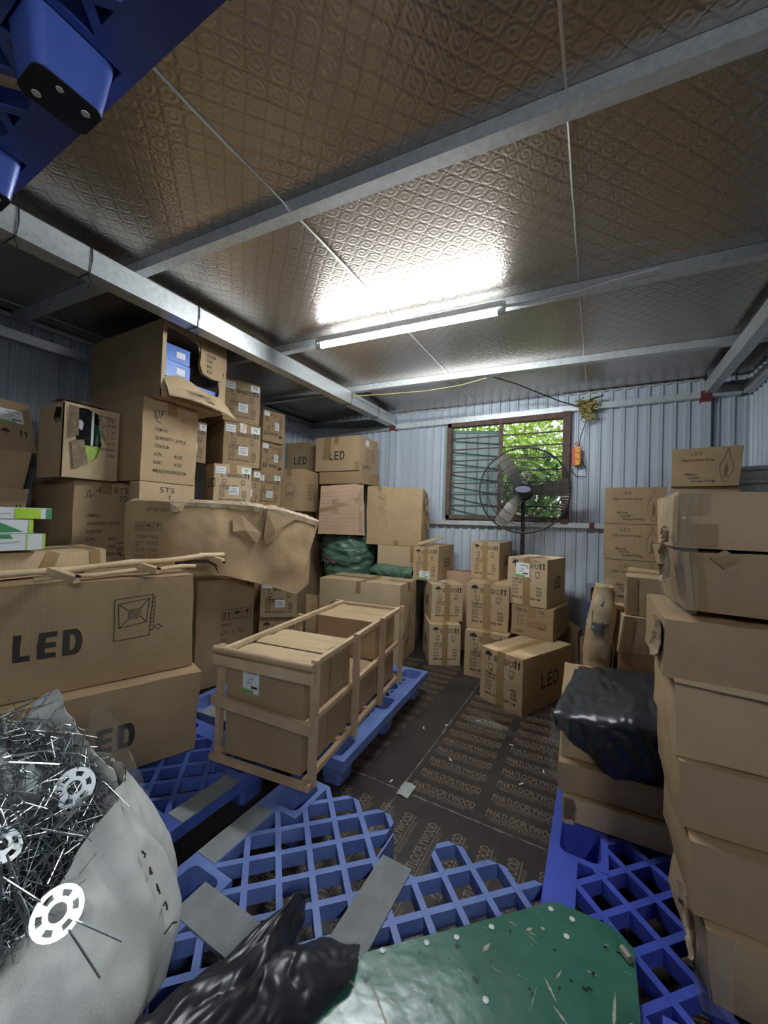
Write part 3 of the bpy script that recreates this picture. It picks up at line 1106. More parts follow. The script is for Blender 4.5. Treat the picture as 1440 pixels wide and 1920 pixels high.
def pr_vert(ink, w, h):
    for i in range(5):
        ink.text(('MODEL', 'COLOR TEMP', 'POWER: 20W', 'QUANTITY', 'G.W. N.W.')[i], w * (.30 + .035 * i), h * .42, .014, width=h * .30, rot=math.pi / 2)
    for i in range(11):
        v = h * (.10 + .075 * i)
        ink.line([(w * (j / 10), v + h * .012 * math.sin(i + j * .6)) for j in range(11)], .0016)

def pr_hand(ink, w, h):
    pts = [(.22, .90), (.30, .86), (.34, .80), (.24, .78), (.22, .84), (.30, .76), (.35, .70), (.26, .66), (.22, .62), (.31, .63), (.35, .56), (.27, .53), (.24, .58), (.32, .60)]
    ink.line([(w * a, h * b) for a, b in pts], .004)
    ink.line([(w * a, h * b) for a, b in ((.16, .46), (.20, .36), (.22, .32))], .003)
    ink.line([(w * a, h * b) for a, b in ((.36, .42), (.39, .34), (.36, .32))], .003)

def pr_V(ink, w, h):
    ink.text('6(204)', w * .12, h * .60, .075, shear=.2, width=w * .5)
def pr_Vside(ink, w, h):
    ink.line([(w * a, h * b) for a, b in ((.25, .30), (.45, .52), (.62, .68), (.55, .50), (.40, .36), (.62, .50), (.70, .40), (.48, .28), (.42, .20), (.60, .26))], .010)
    ink.line([(w * .42, h * .04), (w * .46, h * .22)], .012)

def pr_scribble(ink, w, h):
    ink.text('Wall-Pot T5 2,0m', w * .1, h * .93, .018, shear=.3, width=w * .7)

# ------------------------------------------------------------------ plastic pallets
from mathutils.geometry import tessellate_polygon

def clip(poly, x0, x1, y0, y1):
    def half(P, k, lim, sg):
        out = []
        for i in range(len(P)):
            a, b = P[i], P[(i + 1) % len(P)]
            ia, ib = sg * (a[k] - lim) <= 1e-9, sg * (b[k] - lim) <= 1e-9
            if ia:
                out.append(a)
            if ia != ib:
                t = (lim - a[k]) / (b[k] - a[k])
                out.append((a[0] + (b[0] - a[0]) * t, a[1] + (b[1] - a[1]) * t))
        return out
    for k, lim, sg in ((0, x1, 1), (0, x0, -1), (1, y1, 1), (1, y0, -1)):
        poly = half(poly, k, lim, sg)
        if len(poly) < 3:
            return []
    return poly

SOLE = mottled('dirty_sole', (.018, .017, .02), (.03, .032, .06), scale=14, rough=.8)
HOLEDISC = mat('bright_hole_disc', (.85, .87, .85), .4)
def pallet(label, cx, cy, z, rot=0, LX=1.1, LY=1.1, H=.15, m=BLUE, strips=(), broken=False, holes=False, group='blue plastic pallets'):
    t = thing('plastic_pallet', label, 'pallet', (cx, cy, z), math.radians(rot), group)
    TH = .045
    px, py = .062, .075
    gx = (-LX / 2 + .09, 0, LX / 2 - .09); gy = (-LY / 2 + .10, 0, LY / 2 - .10)
    pockets = [(x, y) for x in gx for y in gy]
    def is_broken(x, y):
        return broken and ((y > LY / 2 - .17 and x > -LX / 2 + .17) or x > .37)
    xs = sorted(set([-LX / 2, LX / 2, -LX / 2 + .085, LX / 2 - .085] + [x + d for x in gx for d in (-px, px, -px - .018, px + .018)]))
    ys = sorted(set([-LY / 2, LY / 2, -LY / 2 + .085, LY / 2 - .085] + [y + d for y in gy for d in (-py, py, -py - .018, py + .018)]))
    rim, hub, cells = MB(), MB(), []
    for x0, x1 in zip(xs, xs[1:]):
        for y0, y1 in zip(ys, ys[1:]):
            if x1 - x0 < 1e-6 or y1 - y0 < 1e-6:
                continue
            mx, my = (x0 + x1) / 2, (y0 + y1) / 2
            pk = [(p, q) for p, q in pockets if abs(mx - p) < px and abs(my - q) < py]
            ring = [(p, q) for p, q in pockets if abs(mx - p) < px + .018 and abs(my - q) < py + .018]
            if pk and not (is_broken(*pk[0])):
                continue
            border = abs(mx) > LX / 2 - .085 or abs(my) > LY / 2 - .085
            if is_broken(mx, my) or (ring and is_broken(*ring[0])):
                if not pk and x1 < .40 and not (abs(mx) < px + .018 and my > gy[2]):
                    cells.append((x0, x1, y0, y1))
                continue
            if ring and not border and abs(mx) < .12 and abs(my) < .12:
                hub.box(x0, x1, y0, y1, H - TH, H)
            elif border or ring:
                rim.box(x0, x1, y0, y1, H - TH, H)
            else:
                cells.append((x0, x1, y0, y1))
    rim.build('deck_rim', m, t)
    hub.build('centre_ring', m, t)
    lat = MB()
    pitch = .0945 * math.sqrt(2)
    wv = .0092
    Rr = (LX + LY) * .75
    for sg in (1, -1):
        n = int(Rr / pitch) + 1
        for i in range(-n, n + 1):
            c = i * pitch + .028
            # line y = sg*x + c
            d = Vector((1, sg)).normalized(); nn = Vector((-d.y, d.x))
            o = Vector((0, c))
            q = [o - d * Rr - nn * wv, o + d * Rr - nn * wv, o + d * Rr + nn * wv, o - d * Rr + nn * wv]
            q = [(p.x, p.y) for p in q]
            if sg < 0:
                pass
            for x0, x1, y0, y1 in cells:
                P = clip(q, x0, x1, y0, y1)
                if len(P) >= 3:
                    a = sum(P[k][0] * P[(k + 1) % len(P)][1] - P[(k + 1) % len(P)][0] * P[k][1] for k in range(len(P)))
                    if abs(a) < 1e-6:
                        continue
                    if a < 0:
                        P = P[::-1]
                    lat.prism(P, H - TH - (.0007 if sg > 0 else 0), H - .0015 - (.0009 if sg > 0 else 0))
    lat.build('lattice', m, t)
    def rr(hx, hy, r, n=4):
        out = []
        for sx, sy, a0 in ((1, 1, 0), (-1, 1, 90), (-1, -1, 180), (1, -1, 270)):
            for k in range(n + 1):
                a = math.radians(a0 + 90 * k / n)
                out.append((sx * (hx - r) + r * math.cos(a), sy * (hy - r) + r * math.sin(a)))
        return out
    for p, q in pockets:
        if is_broken(p, q):
            if abs(p) < .1 and q > 0:
                b = MB(); b.bar((p - px, q - py, H * .52), (p - px, q + .035, H * .52), .006, H * .9)
                b.build('broken_foot_wall', m, t)
            continue
        b = MB()
        outer = rr(px + .001, py + .001, .026)
        n = len(outer)
        lv = []
        for zz, k in ((H + .0006, 1.0), (H - .02, .97), (.004, .74)):
            lv.append([(p + x * k, q + y * k, zz) for x, y in outer])
        inner = [[(p + x * (k - .055), q + y * (k - .055), zz) for x, y in outer] for zz, k in ((H + .0006, 1.0), (H - .02, .97), (.010, .74))]
        sq = []
        for x, y in outer:
            s = max(abs(x) / (px + .002), abs(y) / (py + .002))
            sq.append((p + x / s, q + y / s, H + .0006))
        vs = lv[0] + lv[1] + lv[2] + inner[0] + inner[1] + inner[2] + sq
        fs = []
        for a in range(2):
            for i in range(n):
                j = (i + 1) % n
                fs.append((a * n + j, a * n + i, (a + 1) * n + i, (a + 1) * n + j))
                fs.append(((a + 3) * n + i, (a + 3) * n + j, (a + 4) * n + j, (a + 4) * n + i))
        for i in range(n):
            j = (i + 1) % n
            fs.append((6 * n + i, 6 * n + j, 3 * n + j, 3 * n + i))
        b.add(vs, fs)
        loops = [[Vector((x, y, 0)) for x, y in [(v[0], v[1]) for v in lv[2]]]]
        tri = tessellate_polygon(loops)
        b.add([(v.x, v.y, .010) for v in loops[0]], [f[::-1] for f in tri])
        if not holes:
            b.add([(v.x, v.y, .004) for v in loops[0]], tri)
        foot = b.build('foot', m, t, 40)
        if holes:
            b = MB(); b.prism([(v.x, v.y) for v in loops[0]], .001, .0045); b.build('worn_sole', SOLE, foot)
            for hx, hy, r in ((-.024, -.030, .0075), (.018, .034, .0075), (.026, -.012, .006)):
                b = MB(); b.lathe([(r, -.0015), (r, .002)], c=(p + hx, q + hy, .001), n=14); b.build('bright_hole_disc', HOLEDISC, foot)  # white discs stand in for light showing through the foot holes
    for x0, x1, y0, y1 in strips:
        b = MB(); b.box(x0, x1, y0, y1, H - .006, H + .0015)
        b.build('grip_strip', GRIP, t)
    return t

pallet('scuffed blue lattice pallet with a broken sawtooth far edge, beside the green plate', -.515, .70, 0, 0, m=BLUED, broken=True,
       strips=((-.05, .05, .095, .39), (-.44, -.085, -.05, .05), (-.549, -.468, .10, .34), (-.549, -.468, -.36, -.10)))
pallet('blue pallet carrying the two large floodlight cartons, dusty rim', -1.755, .745, 0, 0, m=BLUE,
       strips=((.468, .549, .10, .34), (.468, .549, -.36, -.10), (-.05, .05, .10, .38)))
pallet('blue pallet under the slatted wooden crate, smooth rim along the aisle', -1.495, 1.935, 0, 3.9, LX=1.05, LY=1.14, m=BLUED, strips=((-.36, -.10, -.569, -.49), (.10, .36, -.569, -.49)))
pallet('deep blue pallet carrying the leaning tower of long cartons', .435, 1.475, 0, 0, LX=1.1, LY=1.1, m=BLUEV)
pallet('blue pallet on two stacked layers, corner just showing by the tower foot', .555, .475, 0, 0, LX=.86, LY=.86, H=.30, m=BLUEV)
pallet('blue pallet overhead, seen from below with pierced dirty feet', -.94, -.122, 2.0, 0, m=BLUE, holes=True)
t = pallet('grey plastic pallet stood on edge against the ribbed back wall', .14, 3.62, .012, 0, LX=.52, LY=.70, H=.12, m=GREYPL, group=None)
t.rotation_euler = (math.radians(80), 0, math.radians(0))
t.location = (.20, 3.755, .36)
for i in range(2):
    b = MB(); b.box(-.255, -.195, -.10 + i * .22, -.03 + i * .22, .1205, .135)
    b.build('blue_pad', BLUEV, t)
b = MB(); b.box(-.19, -.11, -.02, .10, .1205, .123)
b.build('white_patch', WHITEP, t)
# rack that carries the overhead pallet, outside the frame
t = thing('pallet_rack', 'galvanised rack holding the overhead blue pallet', 'rack', (-.97, -.33, 0))
for sx in (-.53, .50):
    for sy in (-.27, .27):
        b = MB(); b.box(sx - .02, sx + .02, sy - .02, sy + .02, 0, 1.96); b.build('upright', GALV, t)
for sy in (-.27, .27):
    b = MB(); b.box(-.56, .53, sy - .02, sy + .02, 1.96, 2.0); b.build('cross_beam', GALV, t)

# ------------------------------------------------------------------ left pile
pz = .153
J1 = dict(m=CARD2, flaps=False, tape=None, noise=.0035, bulge=.007)
carton('lower of two long brown LED cartons, sides sagging, on the blue pallet', -1.682, .758, pz, 70, .78, .46, .345, prints=(('front', pr_ledlow),), off={'RFt': (.012, -.02, .002), 'LFt': (0, -.01, .002)}, **J1)
carton('upper long LED carton printed with a floodlight outline, wooden poles on top', -1.743, .765, .503, 71, .78, .46, .415,
       prints=(('front', pr_lamp, INK),), off={'RFb': (.01, .004, 0)}, m=CARD2, seam='x', tape=None, noise=.004, bulge=.008, group='cardboard cartons')
carton('upright brown carton with handling symbols beside the crate', -2.0, 1.64, pz, 73, .355, .38, .645, m=CARD2, prints=(('front', pr_M),), bulge=.006)
carton('carton printed item no quantity 20, pen scribbles, under the torn lamp carton', -2.56, 1.20, .885, 90, .32, .55, .485, m=CARD, prints=(('front', pr_D),), bulge=.008)
carton('tall carton printed quantity 20 pcs under the burst carton of blue boxes', -2.30, 1.422, 1.38, 90, .345, .70, .487, m=CARD, prints=(('front', pr_B),), seam='y', off={'LFt': (0, 0, .0), 'RFt': (.0, .0, .0)}, bulge=.007)
carton('low carton pencilled 5T5 beneath the tall quantity carton', -2.305, 1.425, 1.0, 90, .345, .10, .377, m=CARD3, flaps=False, tape=None,
       prints=(('front', lambda i, w, h: (i.text('5T5', w * .32, h * .84, .034, shear=.1, width=.10), i.text('T', w * .48, h * .72, .030))),))
EG = 'cartons against the left wall'
carton('carton with a white label against the left wall, topmost there', -2.86, .745, 1.515, 90, .42, .33, .275, m=CARD2, prints=(('front', lambda i, w, h: [i.arrow(w * .86, h * .30, .04), i.arrow(w * .91, h * .30, .04), i.umbrella(w * .70, h * .3, .04)]),), stickers=(('front', .27, .155, .11, .07, 'green'),), off={'RFt': (-.03, .0, .0), 'RFb': (.02, 0, 0)}, group=EG)
carton('plain carton in the middle of the stack against the left wall', -2.82, .735, 1.305, 90, .40, .33, .208, m=CARD, off={'RFb': (-.03, 0, 0)}, group=EG)
carton('taped carton with a pair of arrows, third down against the left wall', -2.78, .720, 1.055, 90, .40, .36, .248, m=CARD3, prints=(('front', lambda i, w, h: (i.arrow(w * .90, h * .55, .025), i.arrow(w * .94, h * .55, .025), i.line([(w * .6, h * .3), (w * .7, h * .42), (w * .8, h * .3), (w * .9, h * .5)], .003))),), off={'RFb': (-.03, 0, 0)}, group=EG)

# torn carton: walls with a ripped opening in the front, lamp and green boxes inside
def shell_wall(b, quad, holes, th, nrm):
    """wall from a 2D outline with ripped holes, given thickness; quad maps (u,v)->3D"""
    outline, hs = quad['o'], holes
    loops = [[Vector((u, v, 0)) for u, v in outline]] + [[Vector((u, v, 0)) for u, v in h] for h in hs]
    flat = [p for l in loops for p in l]
    tri = tessellate_polygon(loops)
    n = Vector(nrm) * th
    o = [Vector(quad['m'](p.x, p.y)) for p in flat]
    b.add(o, tri)
    b.add([p - n for p in o], [f[::-1] for f in tri])
    k = len(flat)
    idx = 0
    for l in loops:
        c = len(l)
        b.add([o[idx + i] for i in range(c)] + [o[idx + i] - n for i in range(c)], [(i, (i + 1) % c, c + (i + 1) % c, c + i) for i in range(c)])
        idx += c

def torn(o, label, w, d, h, fhole, lhole, rz, m, prints=(), top=True):
    t = thing('carton', label, 'carton', o, math.radians(rz), 'cardboard cartons')
    th = .005
    b = MB(); shell_wall(b, dict(o=[(-w / 2, 0), (w / 2, 0), (w / 2, h), (-w / 2, h)], m=lambda u, v: (u, 0, v)), [fhole] if fhole else [], th, (0, -1, 0))
    b.build('front_wall', m, t)
    b = MB(); shell_wall(b, dict(o=[(0, 0), (d, 0), (d, h), (0, h)], m=lambda u, v: (-w / 2, u, v)), [lhole] if lhole else [], th, (-1, 0, 0))
    b.build('side_wall', m, t)
    b = MB(); b.box(w / 2 - th, w / 2, th, d, 0, h); b.build('side_wall', m, t)
    b = MB(); b.box(-w / 2 + th, w / 2 - th, d - th, d, 0, h); b.build('back_wall', m, t)
    b = MB(); b.box(-w / 2 + th, w / 2 - th, th, d - th, 0, th); b.build('bottom', m, t)
    if top:
        b = MB(); b.box(-w / 2, w / 2, 0, d, h, h + th); b.build('flap', m, t)
    for face, mk in prints:
        ink = Ink(); mk(ink, w, h)
        b = MB(); b.add([pmap(face, u, v, w, d, h, .0012) for u, v in ink.v], ink.f)
        b.build('print', INK, t)
    return t
w, d, h = .275, .29, .40
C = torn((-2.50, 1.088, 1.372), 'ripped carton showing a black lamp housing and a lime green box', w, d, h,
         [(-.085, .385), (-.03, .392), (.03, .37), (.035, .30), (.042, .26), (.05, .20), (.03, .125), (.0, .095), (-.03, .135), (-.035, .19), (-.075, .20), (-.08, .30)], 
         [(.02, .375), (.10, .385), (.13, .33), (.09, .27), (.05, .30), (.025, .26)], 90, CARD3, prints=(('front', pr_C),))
b = MB()
for pts in (((-.115, .39), (-.085, .38), (-.080, .23), (-.110, .21)), ((-.10, .20), (-.055, .21), (-.03, .08), (-.085, .05)), ((.034, .36), (.056, .34), (.052, .21), (.040, .26))):
    q = [(u, -.012 - .03 * (i in (1, 2)), v) for i, (u, v) in enumerate(pts)]
    b.add(q + [(x, y + .005, z) for x, y, z in q], [(0, 1, 2, 3), (7, 6, 5, 4), (0, 4, 5, 1), (1, 5, 6, 2), (2, 6, 7, 3), (3, 7, 4, 0)])
b.build('ripped_flap', TORN, C)
vs, fs = patch([[(-.16, .02, .408), (-.08, -.02, .413), (.0, -.035, .412), (.07, -.03, .402)], [(-.15, .12, .41), (-.08, .09, .412), (0, .08, .412), (.07, .08, .41)]], 16, 6, .006, 16, 5)
obj_from('lifted_flap', vs, fs, TORN, C, 50)
b = MB(); b.add([(.022, -.004, .262), (.030, -.010, .20), (.012, -.008, .115), (-.022, -.004, .095), (-.01, -.006, .14), (.012, -.010, .19)], [(0, 1, 2, 3, 4, 5)])
b.build('clear_wrap', FILM, C)
lamp = thing('lamp_housing', 'black lamp housing with a white tag in the mouth of the ripped carton', 'lamp', (-2.528, 1.060, 1.562), math.radians(90))
BH = mat('black_housing', (.006, .007, .009), .8, spec=.2)
b = MB(); b.box(-.050, .025, -.02, .05, 0, .19); b.build('housing', BH, lamp)
b = MB(); b.box(.026, .038, -.022, .05, -.0, .20); b.build('diffuser_edge', WHITEC, lamp)
for i in range(3):
    b = MB(); b.ring((.008, -.021, .04 + i * .055), (0, 1, 0), .010, .003, 14, 5); b.build('mounting_eye', DARKM, lamp)
b = MB(); b.add([(-.04, -.0212, .09), (-.018, -.0212, .075), (-.012, -.0212, .115), (-.022, -.0212, .135), (-.04, -.0212, .13)], [(0, 1, 2, 3, 4)]); b.build('tag', LABEL, lamp)
def smallbox(label, o, w, d, h, rz, top, front, side=None, tilt=0, group=None, deco=None, cat='box'):
    t = thing('product_box', label, cat, o, math.radians(rz), group)
    t.rotation_euler = (math.radians(tilt), 0, math.radians(rz))
    b = MB(); b.box(-w / 2, w / 2, 0, d, 0, h); b.build('body', front, t)
    b = MB(); b.box(-w / 2 + .001, w / 2 - .001, .001, d - .001, h, h + .0012); b.build('top_panel', top, t)
    if side:
        b = MB(); b.box(w / 2, w / 2 + .001, .001, d - .001, .001, h - .001); b.build('end_panel', side, t)
    if deco:
        for mm, pts in deco:
            b = MB(); b.add([(u - w / 2, -.0012, v) if f == 'f' else (u - w / 2, v, h + .0018) for f, u, v in pts], [tuple(range(len(pts)))]); b.build('printed_panel', mm, t)
    return t
smallbox('lime green box wedged inside the ripped carton under the lamp', (-2.514, 1.085, 1.378), .125, .10, .182, 90, GRNCARD, LIME, group=None)
smallbox('white and green box standing behind the lime one in the ripped carton', (-2.60, 1.160, 1.60), .05, .08, .10, 90, WHITEC, GRNCARD)

# green and white retail boxes on the flat taped carton
gb = 'green and white product boxes'
smallbox('lowest of three green and white lamp boxes on the taped carton', (-1.915, .515, 1.036), .36, .13, .062, 94, GRNCARD, WHITEC, LIME, group=gb,
         deco=((GRNCARD, (('f', .0, .050), ('f', .26, .046), ('f', .25, .061), ('f', 0, .061))), (LIME, (('f', .300, .001), ('f', .304, .001), ('f', .304, .061), ('f', .300, .061))), (LIME, (('f', .353, .001), ('f', .36, .001), ('f', .36, .061), ('f', .353, .061))), (INKP, (('f', .18, .024), ('f', .28, .032), ('f', .28, .0335), ('f', .18, .0255)))))
smallbox('middle green and white lamp box with a dark window print', (-1.92, .480, 1.100), .36, .13, .052, 96, WHITEC, WHITEC, LIME, group=gb,
         deco=((GRNCARD, (('f', .10, .001), ('f', .33, .006), ('f', .255, .044), ('f', .10, .051))), (LIME, (('f', .345, .001), ('f', .36, .001), ('f', .36, .051), ('f', .345, .051))), (GRNCARD, (('t', .06, .01), ('t', .3, .01), ('t', .3, .12), ('t', .06, .12)))))
wb = [o for o in COL.objects if o.get('label', '').startswith('middle green and white')][0]
b = MB(); b.add([(u - .18, -.0024, v) for u, v in ((.205, .017), (.25, .016), (.24, .032), (.20, .033))], [(0, 1, 2, 3)]); b.build('printed_panel', WHITEC, wb)
smallbox('top lamp box with a lime end, tilted on the other two', (-1.93, .535, 1.156), .36, .12, .042, 92, WHITEC, WHITEC, GRNCARD, group=gb,
         deco=((LIME, (('f', .245, .001), ('f', .325, .001), ('f', .325, .041), ('f', .245, .041))), (GRNCARD, (('f', .342, .001), ('f', .36, .001), ('f', .36, .041), ('f', .342, .041))), (INKP, (('f', .14, .012), ('f', .235, .02), ('f', .235, .0215), ('f', .14, .0135)))))
carton('long flat carton bound with brown tape behind the wooden poles', -1.965, .655, .925, 97, .62, .19, .105, m=CARD3, seam='x', tape='short', noise=.005, bulge=.004,
       taped=(('front', .12, .005, .12, .10, .02), ('front', .36, .005, .40, .10, .025), ('front', .57, .005, .57, .10, .022), ('top', .57, 0, .57, .19, .022)), off={'RFt': (-.01, .01, -.012)}, prints=(('top', lambda i, w, h: [i.line([(w * a, h * .35), (w * a + .02, h * .45), (w * a + .035, h * .36)], .003) for a in (.3, .42, .62, .66)]),))

# wooden frame of poles and a hooked bar on the floodlight carton
t = thing('pole_frame', 'pale wooden pole frame with crosspieces laid on the floodlight carton', 'frame', (-1.70, .9, .925))
def pole(nm, a, bb, r, par=t, mm=WOOD, org=(-1.70, .9, .925)):
    o = Vector(org); a, bb = Vector(a) - o, Vector(bb) - o
    f = MB(); n = 9
    pts = [a.lerp(bb, i / n) + Vector((0, 0, .004 * math.sin(i * 1.9 + a.x * 9))) for i in range(n + 1)]
    f.tube(pts, [r * (1 + .12 * math.sin(i * 2.7)) for i in range(n + 1)], 8)
    return f.build(nm, mm, par, 50)
pole('pole', (-1.82, .40, .957), (-1.70, 1.36, .990), .013)
pole('pole', (-1.80, .62, .938), (-1.70, 1.20, .945), .010)
for y0, z0 in ((.665, .955), (.960, .958), (1.29, .972)):
    b = MB(); b.bar(Vector((-1.79, y0 - .0, z0 + .012)) - Vector((-1.70, .9, .925)), Vector((-1.655, y0 + .03, z0 - .012)) - Vector((-1.70, .9, .925)), .024, .026)
    b.build('crosspiece', WOOD, t)
for y0 in (.665, .96, 1.29):
    b = MB(); b.tube([Vector((-1.655, y0 + .028, .958)) - Vector((-1.70, .9, .925)), Vector((-1.640, y0 + .032, .955)) - Vector((-1.70, .9, .925))], .005, 6)
    b.build('nail', DARKM, t)
t = thing('hook_bar', 'rusty iron hook with a wooden handle beside the pole frame', 'hook', (-1.74, 1.0, .935))
o = Vector((-1.74, 1.0, .935))
f = MB(); f.tube([Vector(p) - o for p in ((-1.80, .78, .945), (-1.77, .95, .955), (-1.745, 1.12, .955))], .012, 8); f.build('handle', WOOD, t, 50)
f = MB(); f.tube([Vector(p) - o for p in ((-1.745, 1.11, .957), (-1.735, 1.22, .962), (-1.725, 1.29, .958), (-1.715, 1.325, .935), (-1.71, 1.34, .895))], [.009, .009, .008, .007, .003], 8); f.build('hook', IRON, t, 50)

# big crushed carton, bent in the middle and torn along its top
G = thing('carton', 'large crushed carton with a torn top edge slumped over its neighbours', 'carton', (-1.9, 1.6, .8), 0, 'cardboard cartons')
go = Vector((-1.9, 1.6, .8))
bot = [(-2.255, 1.165, .905), (-2.06, 1.30, .905), (-1.93, 1.47, .86), (-1.83, 1.62, .812), (-1.755, 1.76, .765), (-1.665, 1.90, .705)]
topz = [1.255, 1.258, 1.262, 1.255, 1.235, 1.17]
tops = [(-2.255, 1.165), (-2.055, 1.295), (-1.93, 1.47), (-1.815, 1.63), (-1.72, 1.80), (-1.605, 2.02)]
mid = [(-2.265, 1.160, 1.08), (-2.052, 1.290, 1.08), (-1.900, 1.455, 1.07), (-1.835, 1.66, 1.03), (-1.715, 1.78, .99), (-1.635, 1.96, .93)]
net = [[Vector(p) - go for p in bot], [Vector(p) - go for p in mid], [Vector((x, y, z)) - go for (x, y), z in zip(tops, topz)]]
def sharp_patch(net, per=8, nv=14, amp=.004, seed=1):
    """like patch but straight between columns (creased corners)"""
    cols = len(net[0])
    out, W = [], per * (cols - 1) + 1
    for j in range(nv + 1):
        t_ = (len(net) - 1) * j / nv
        c = [cr([net[r][k] for r in range(len(net))], t_) for k in range(cols)]
        for i in range(W):
            k = min(i // per, cols - 2); u = i / per - k
            p = c[k].lerp(c[k + 1], u)
            nv_ = mnoise.noise_vector(p * 7 + Vector((seed, 0, 0))) * amp + mnoise.noise_vector(p * 22) * amp * .45
            out.append(p + nv_)
    fs = [(j * W + i, j * W + i + 1, (j + 1) * W + i + 1, (j + 1) * W + i) for j in range(nv) for i in range(W - 1)]
    return out, fs
vs, fs = sharp_patch(net, 8, 14, .010, 3)
obj_from('front_wall', vs, fs, CARD, G, 30)
back = [(-2.30, 1.27), (-2.16, 1.42), (-2.05, 1.60), (-1.95, 1.76), (-1.87, 1.92), (-1.74, 2.10)]
vs, fs = sharp_patch([[Vector((x, y, z + .02)) - go for (x, y), z in zip(back, (.905, .905, .865, .82, .775, .72))], [Vector((x, y, z)) - go for (x, y), z in zip(back, (1.26, 1.265, 1.27, 1.265, 1.24, 1.18))]], 5, 8, .006, 8)
obj_from('back_wall', vs, [f[::-1] for f in fs], CARD, G, 30)
vs, fs = sharp_patch([[Vector((x, y, z - .004)) - go for (x, y), z in zip(tops, topz)], [Vector(((x + p) / 2, (y + q) / 2, z + .012)) - go for (x, y), (p, q), z in zip(tops, back, topz)], [Vector((p, q, z + .004)) - go for (p, q), z in zip(back, topz)]], 6, 8, .012, 5)
obj_from('flap', vs, fs, CARD3, G, 30)
vs, fs = sharp_patch([[Vector(p) - go for p in bot], [Vector((x, y, z + .02)) - go for (x, y), z in zip(back, (.905, .905, .865, .82, .775, .72))]], 5, 4, .003, 5)
obj_from('bottom', vs, [f[::-1] for f in fs], CARD, G, 30)
for a, c, nm in ((0, 0, 'end_wall'), (5, 5, 'end_wall')):
    q = [Vector(bot[a]) - go, Vector((*back[a], (.925, 0, 0, 0, 0, .74)[a])) - go, Vector((*back[a], topz[a])) - go, Vector((*tops[a], topz[a])) - go]
    b = MB(); b.add(q, [(0, 1, 2, 3)]); b.build(nm, CARD, G)
# peeled flaps and tear on the front
def gp(i, v, lift=0.012):
    """point on the front wall: i along columns (1..5), v from bottom to top"""
    k = min(int(i), 4); u = i - k
    p = [net[r][k].lerp(net[r][k + 1], u) for r in range(3)]
    q = cr(p, v * 2)
    d = (net[1][k + 1] - net[1][k]).cross(Vector((0, 0, 1))).normalized()
    return q + d * lift
for nm, pts, mm in (('peeled_flap', ((2.45, .80), (2.7, .86), (3.35, .66), (3.2, .52), (2.75, .55), (2.45, .62)), CARD),
                    ('peeled_flap', ((3.5, .96), (4.35, .95), (4.05, .80), (3.75, .60), (3.5, .52), (3.42, .62)), CARD2),
                    ('peeled_flap', ((.95, .995), (1.3, .99), (1.25, .86), (1.02, .84)), CARD3)):
    q = [gp(i, v, .014 + .006 * (k % 2)) for k, (i, v) in enumerate(pts)]
    c = sum(q, Vector()) / len(q) - gp(3, .7, 0) + gp(3, .7, .010)
    b = MB(); n = len(q)
    b.add(q + [c] + [p - Vector((.006, -.004, 0)) for p in q], [(i, (i + 1) % n, n) for i in range(n)] + [(i, (i + 1) % n, n + 1 + (i + 1) % n, n + 1 + i) for i in range(n)])
    b.build(nm, mm, G)
b = MB(); q = [gp(i, v, .013) for i, v in ((3.38, .99), (3.52, .985), (3.47, .80), (3.40, .56), (3.36, .60), (3.40, .82))]
b.add(q, [tuple(range(6))]); b.build('tear', DARKIN, G)
random.seed(9)
for i0, i1, lf in ((.9, 2.4, .012), (2.4, 3.4, .02), (3.5, 4.95, .03)):
    b = MB(); n = 16
    vs = []
    for k in range(n + 1):
        i = i0 + (i1 - i0) * k / n
        for r, (vv, ll) in enumerate(((.985, .003), (1.0, .012 + .006 * random.random()), (1.02 + .04 * random.random() * (r > 0), lf * random.random()))) if False else enumerate(((.955 - .03 * random.random(), .010), (1.0, .014), (1.015 + .02 * random.random(), -.02 - lf * random.random()))):
            vs.append(gp(i, vv, ll) + Vector((0, 0, .01 * (r == 2))))
    b.add(vs, [(k * 3 + r, (k + 1) * 3 + r, (k + 1) * 3 + r + 1, k * 3 + r + 1) for k in range(n) for r in range(2)])
    b.build('ripped_edge', TORN, G)
ink = Ink(); pr_G(ink, .24, .35)
b = MB(); b.add([net[0][0].lerp(net[0][1], u / .24).lerp(net[2][0].lerp(net[2][1], u / .24), v / .35) + Vector((.0085, -.0145, 0)) for u, v in ink.v], ink.f); b.build('print', INKB, G)
ink = Ink(); ink.text('HP 5HP 200H', .11, .295, .022, shear=.2, width=.12)
b = MB(); b.add([net[0][0].lerp(net[0][1], u / .24).lerp(net[2][0].lerp(net[2][1], u / .24), v / .35) + Vector((.0085, -.0145, 0)) for u, v in ink.v], ink.f); b.build('pen_note', INKB, G)

# burst carton of blue boxes at the top of the pile
w, d, h = .44, .82, .45
A = torn((-2.22, 1.515, 1.872), 'burst carton at the very top of the pile, blue boxes inside', w, d, h,
         [(-.195, .43), (-.05, .41), (.0, .395), (.02, .34), (.012, .26), (.03, .215), (.10, .20), (.16, .205), (.172, .14), (.165, .10), (.05, .115), (-.02, .135), (-.09, .15), (-.16, .13), (-.20, .10), (-.205, .25)], None, 90, CARD)
b = MB(); b.box(-w / 2 - .001, -.197, -.004, 0, .04, .447); b.build('folded_edge', CARD3, A)
vs, fs = patch([[(-.205, -.004, .12), (-.10, -.008, .155), (.03, -.008, .12), (.19, -.006, .10)], [(-.21, -.05, .05), (-.10, -.06, .07), (.04, -.07, .06), (.21, -.04, .05)], [(-.235, -.115, -.005), (-.10, -.13, .0), (.05, -.14, -.015), (.235, -.10, -.03)]], 22, 12, .005, 14, 7)
fl = obj_from('hanging_flap', vs, fs, CARD3, A, 40)
fl.data.materials.append(CARD3)
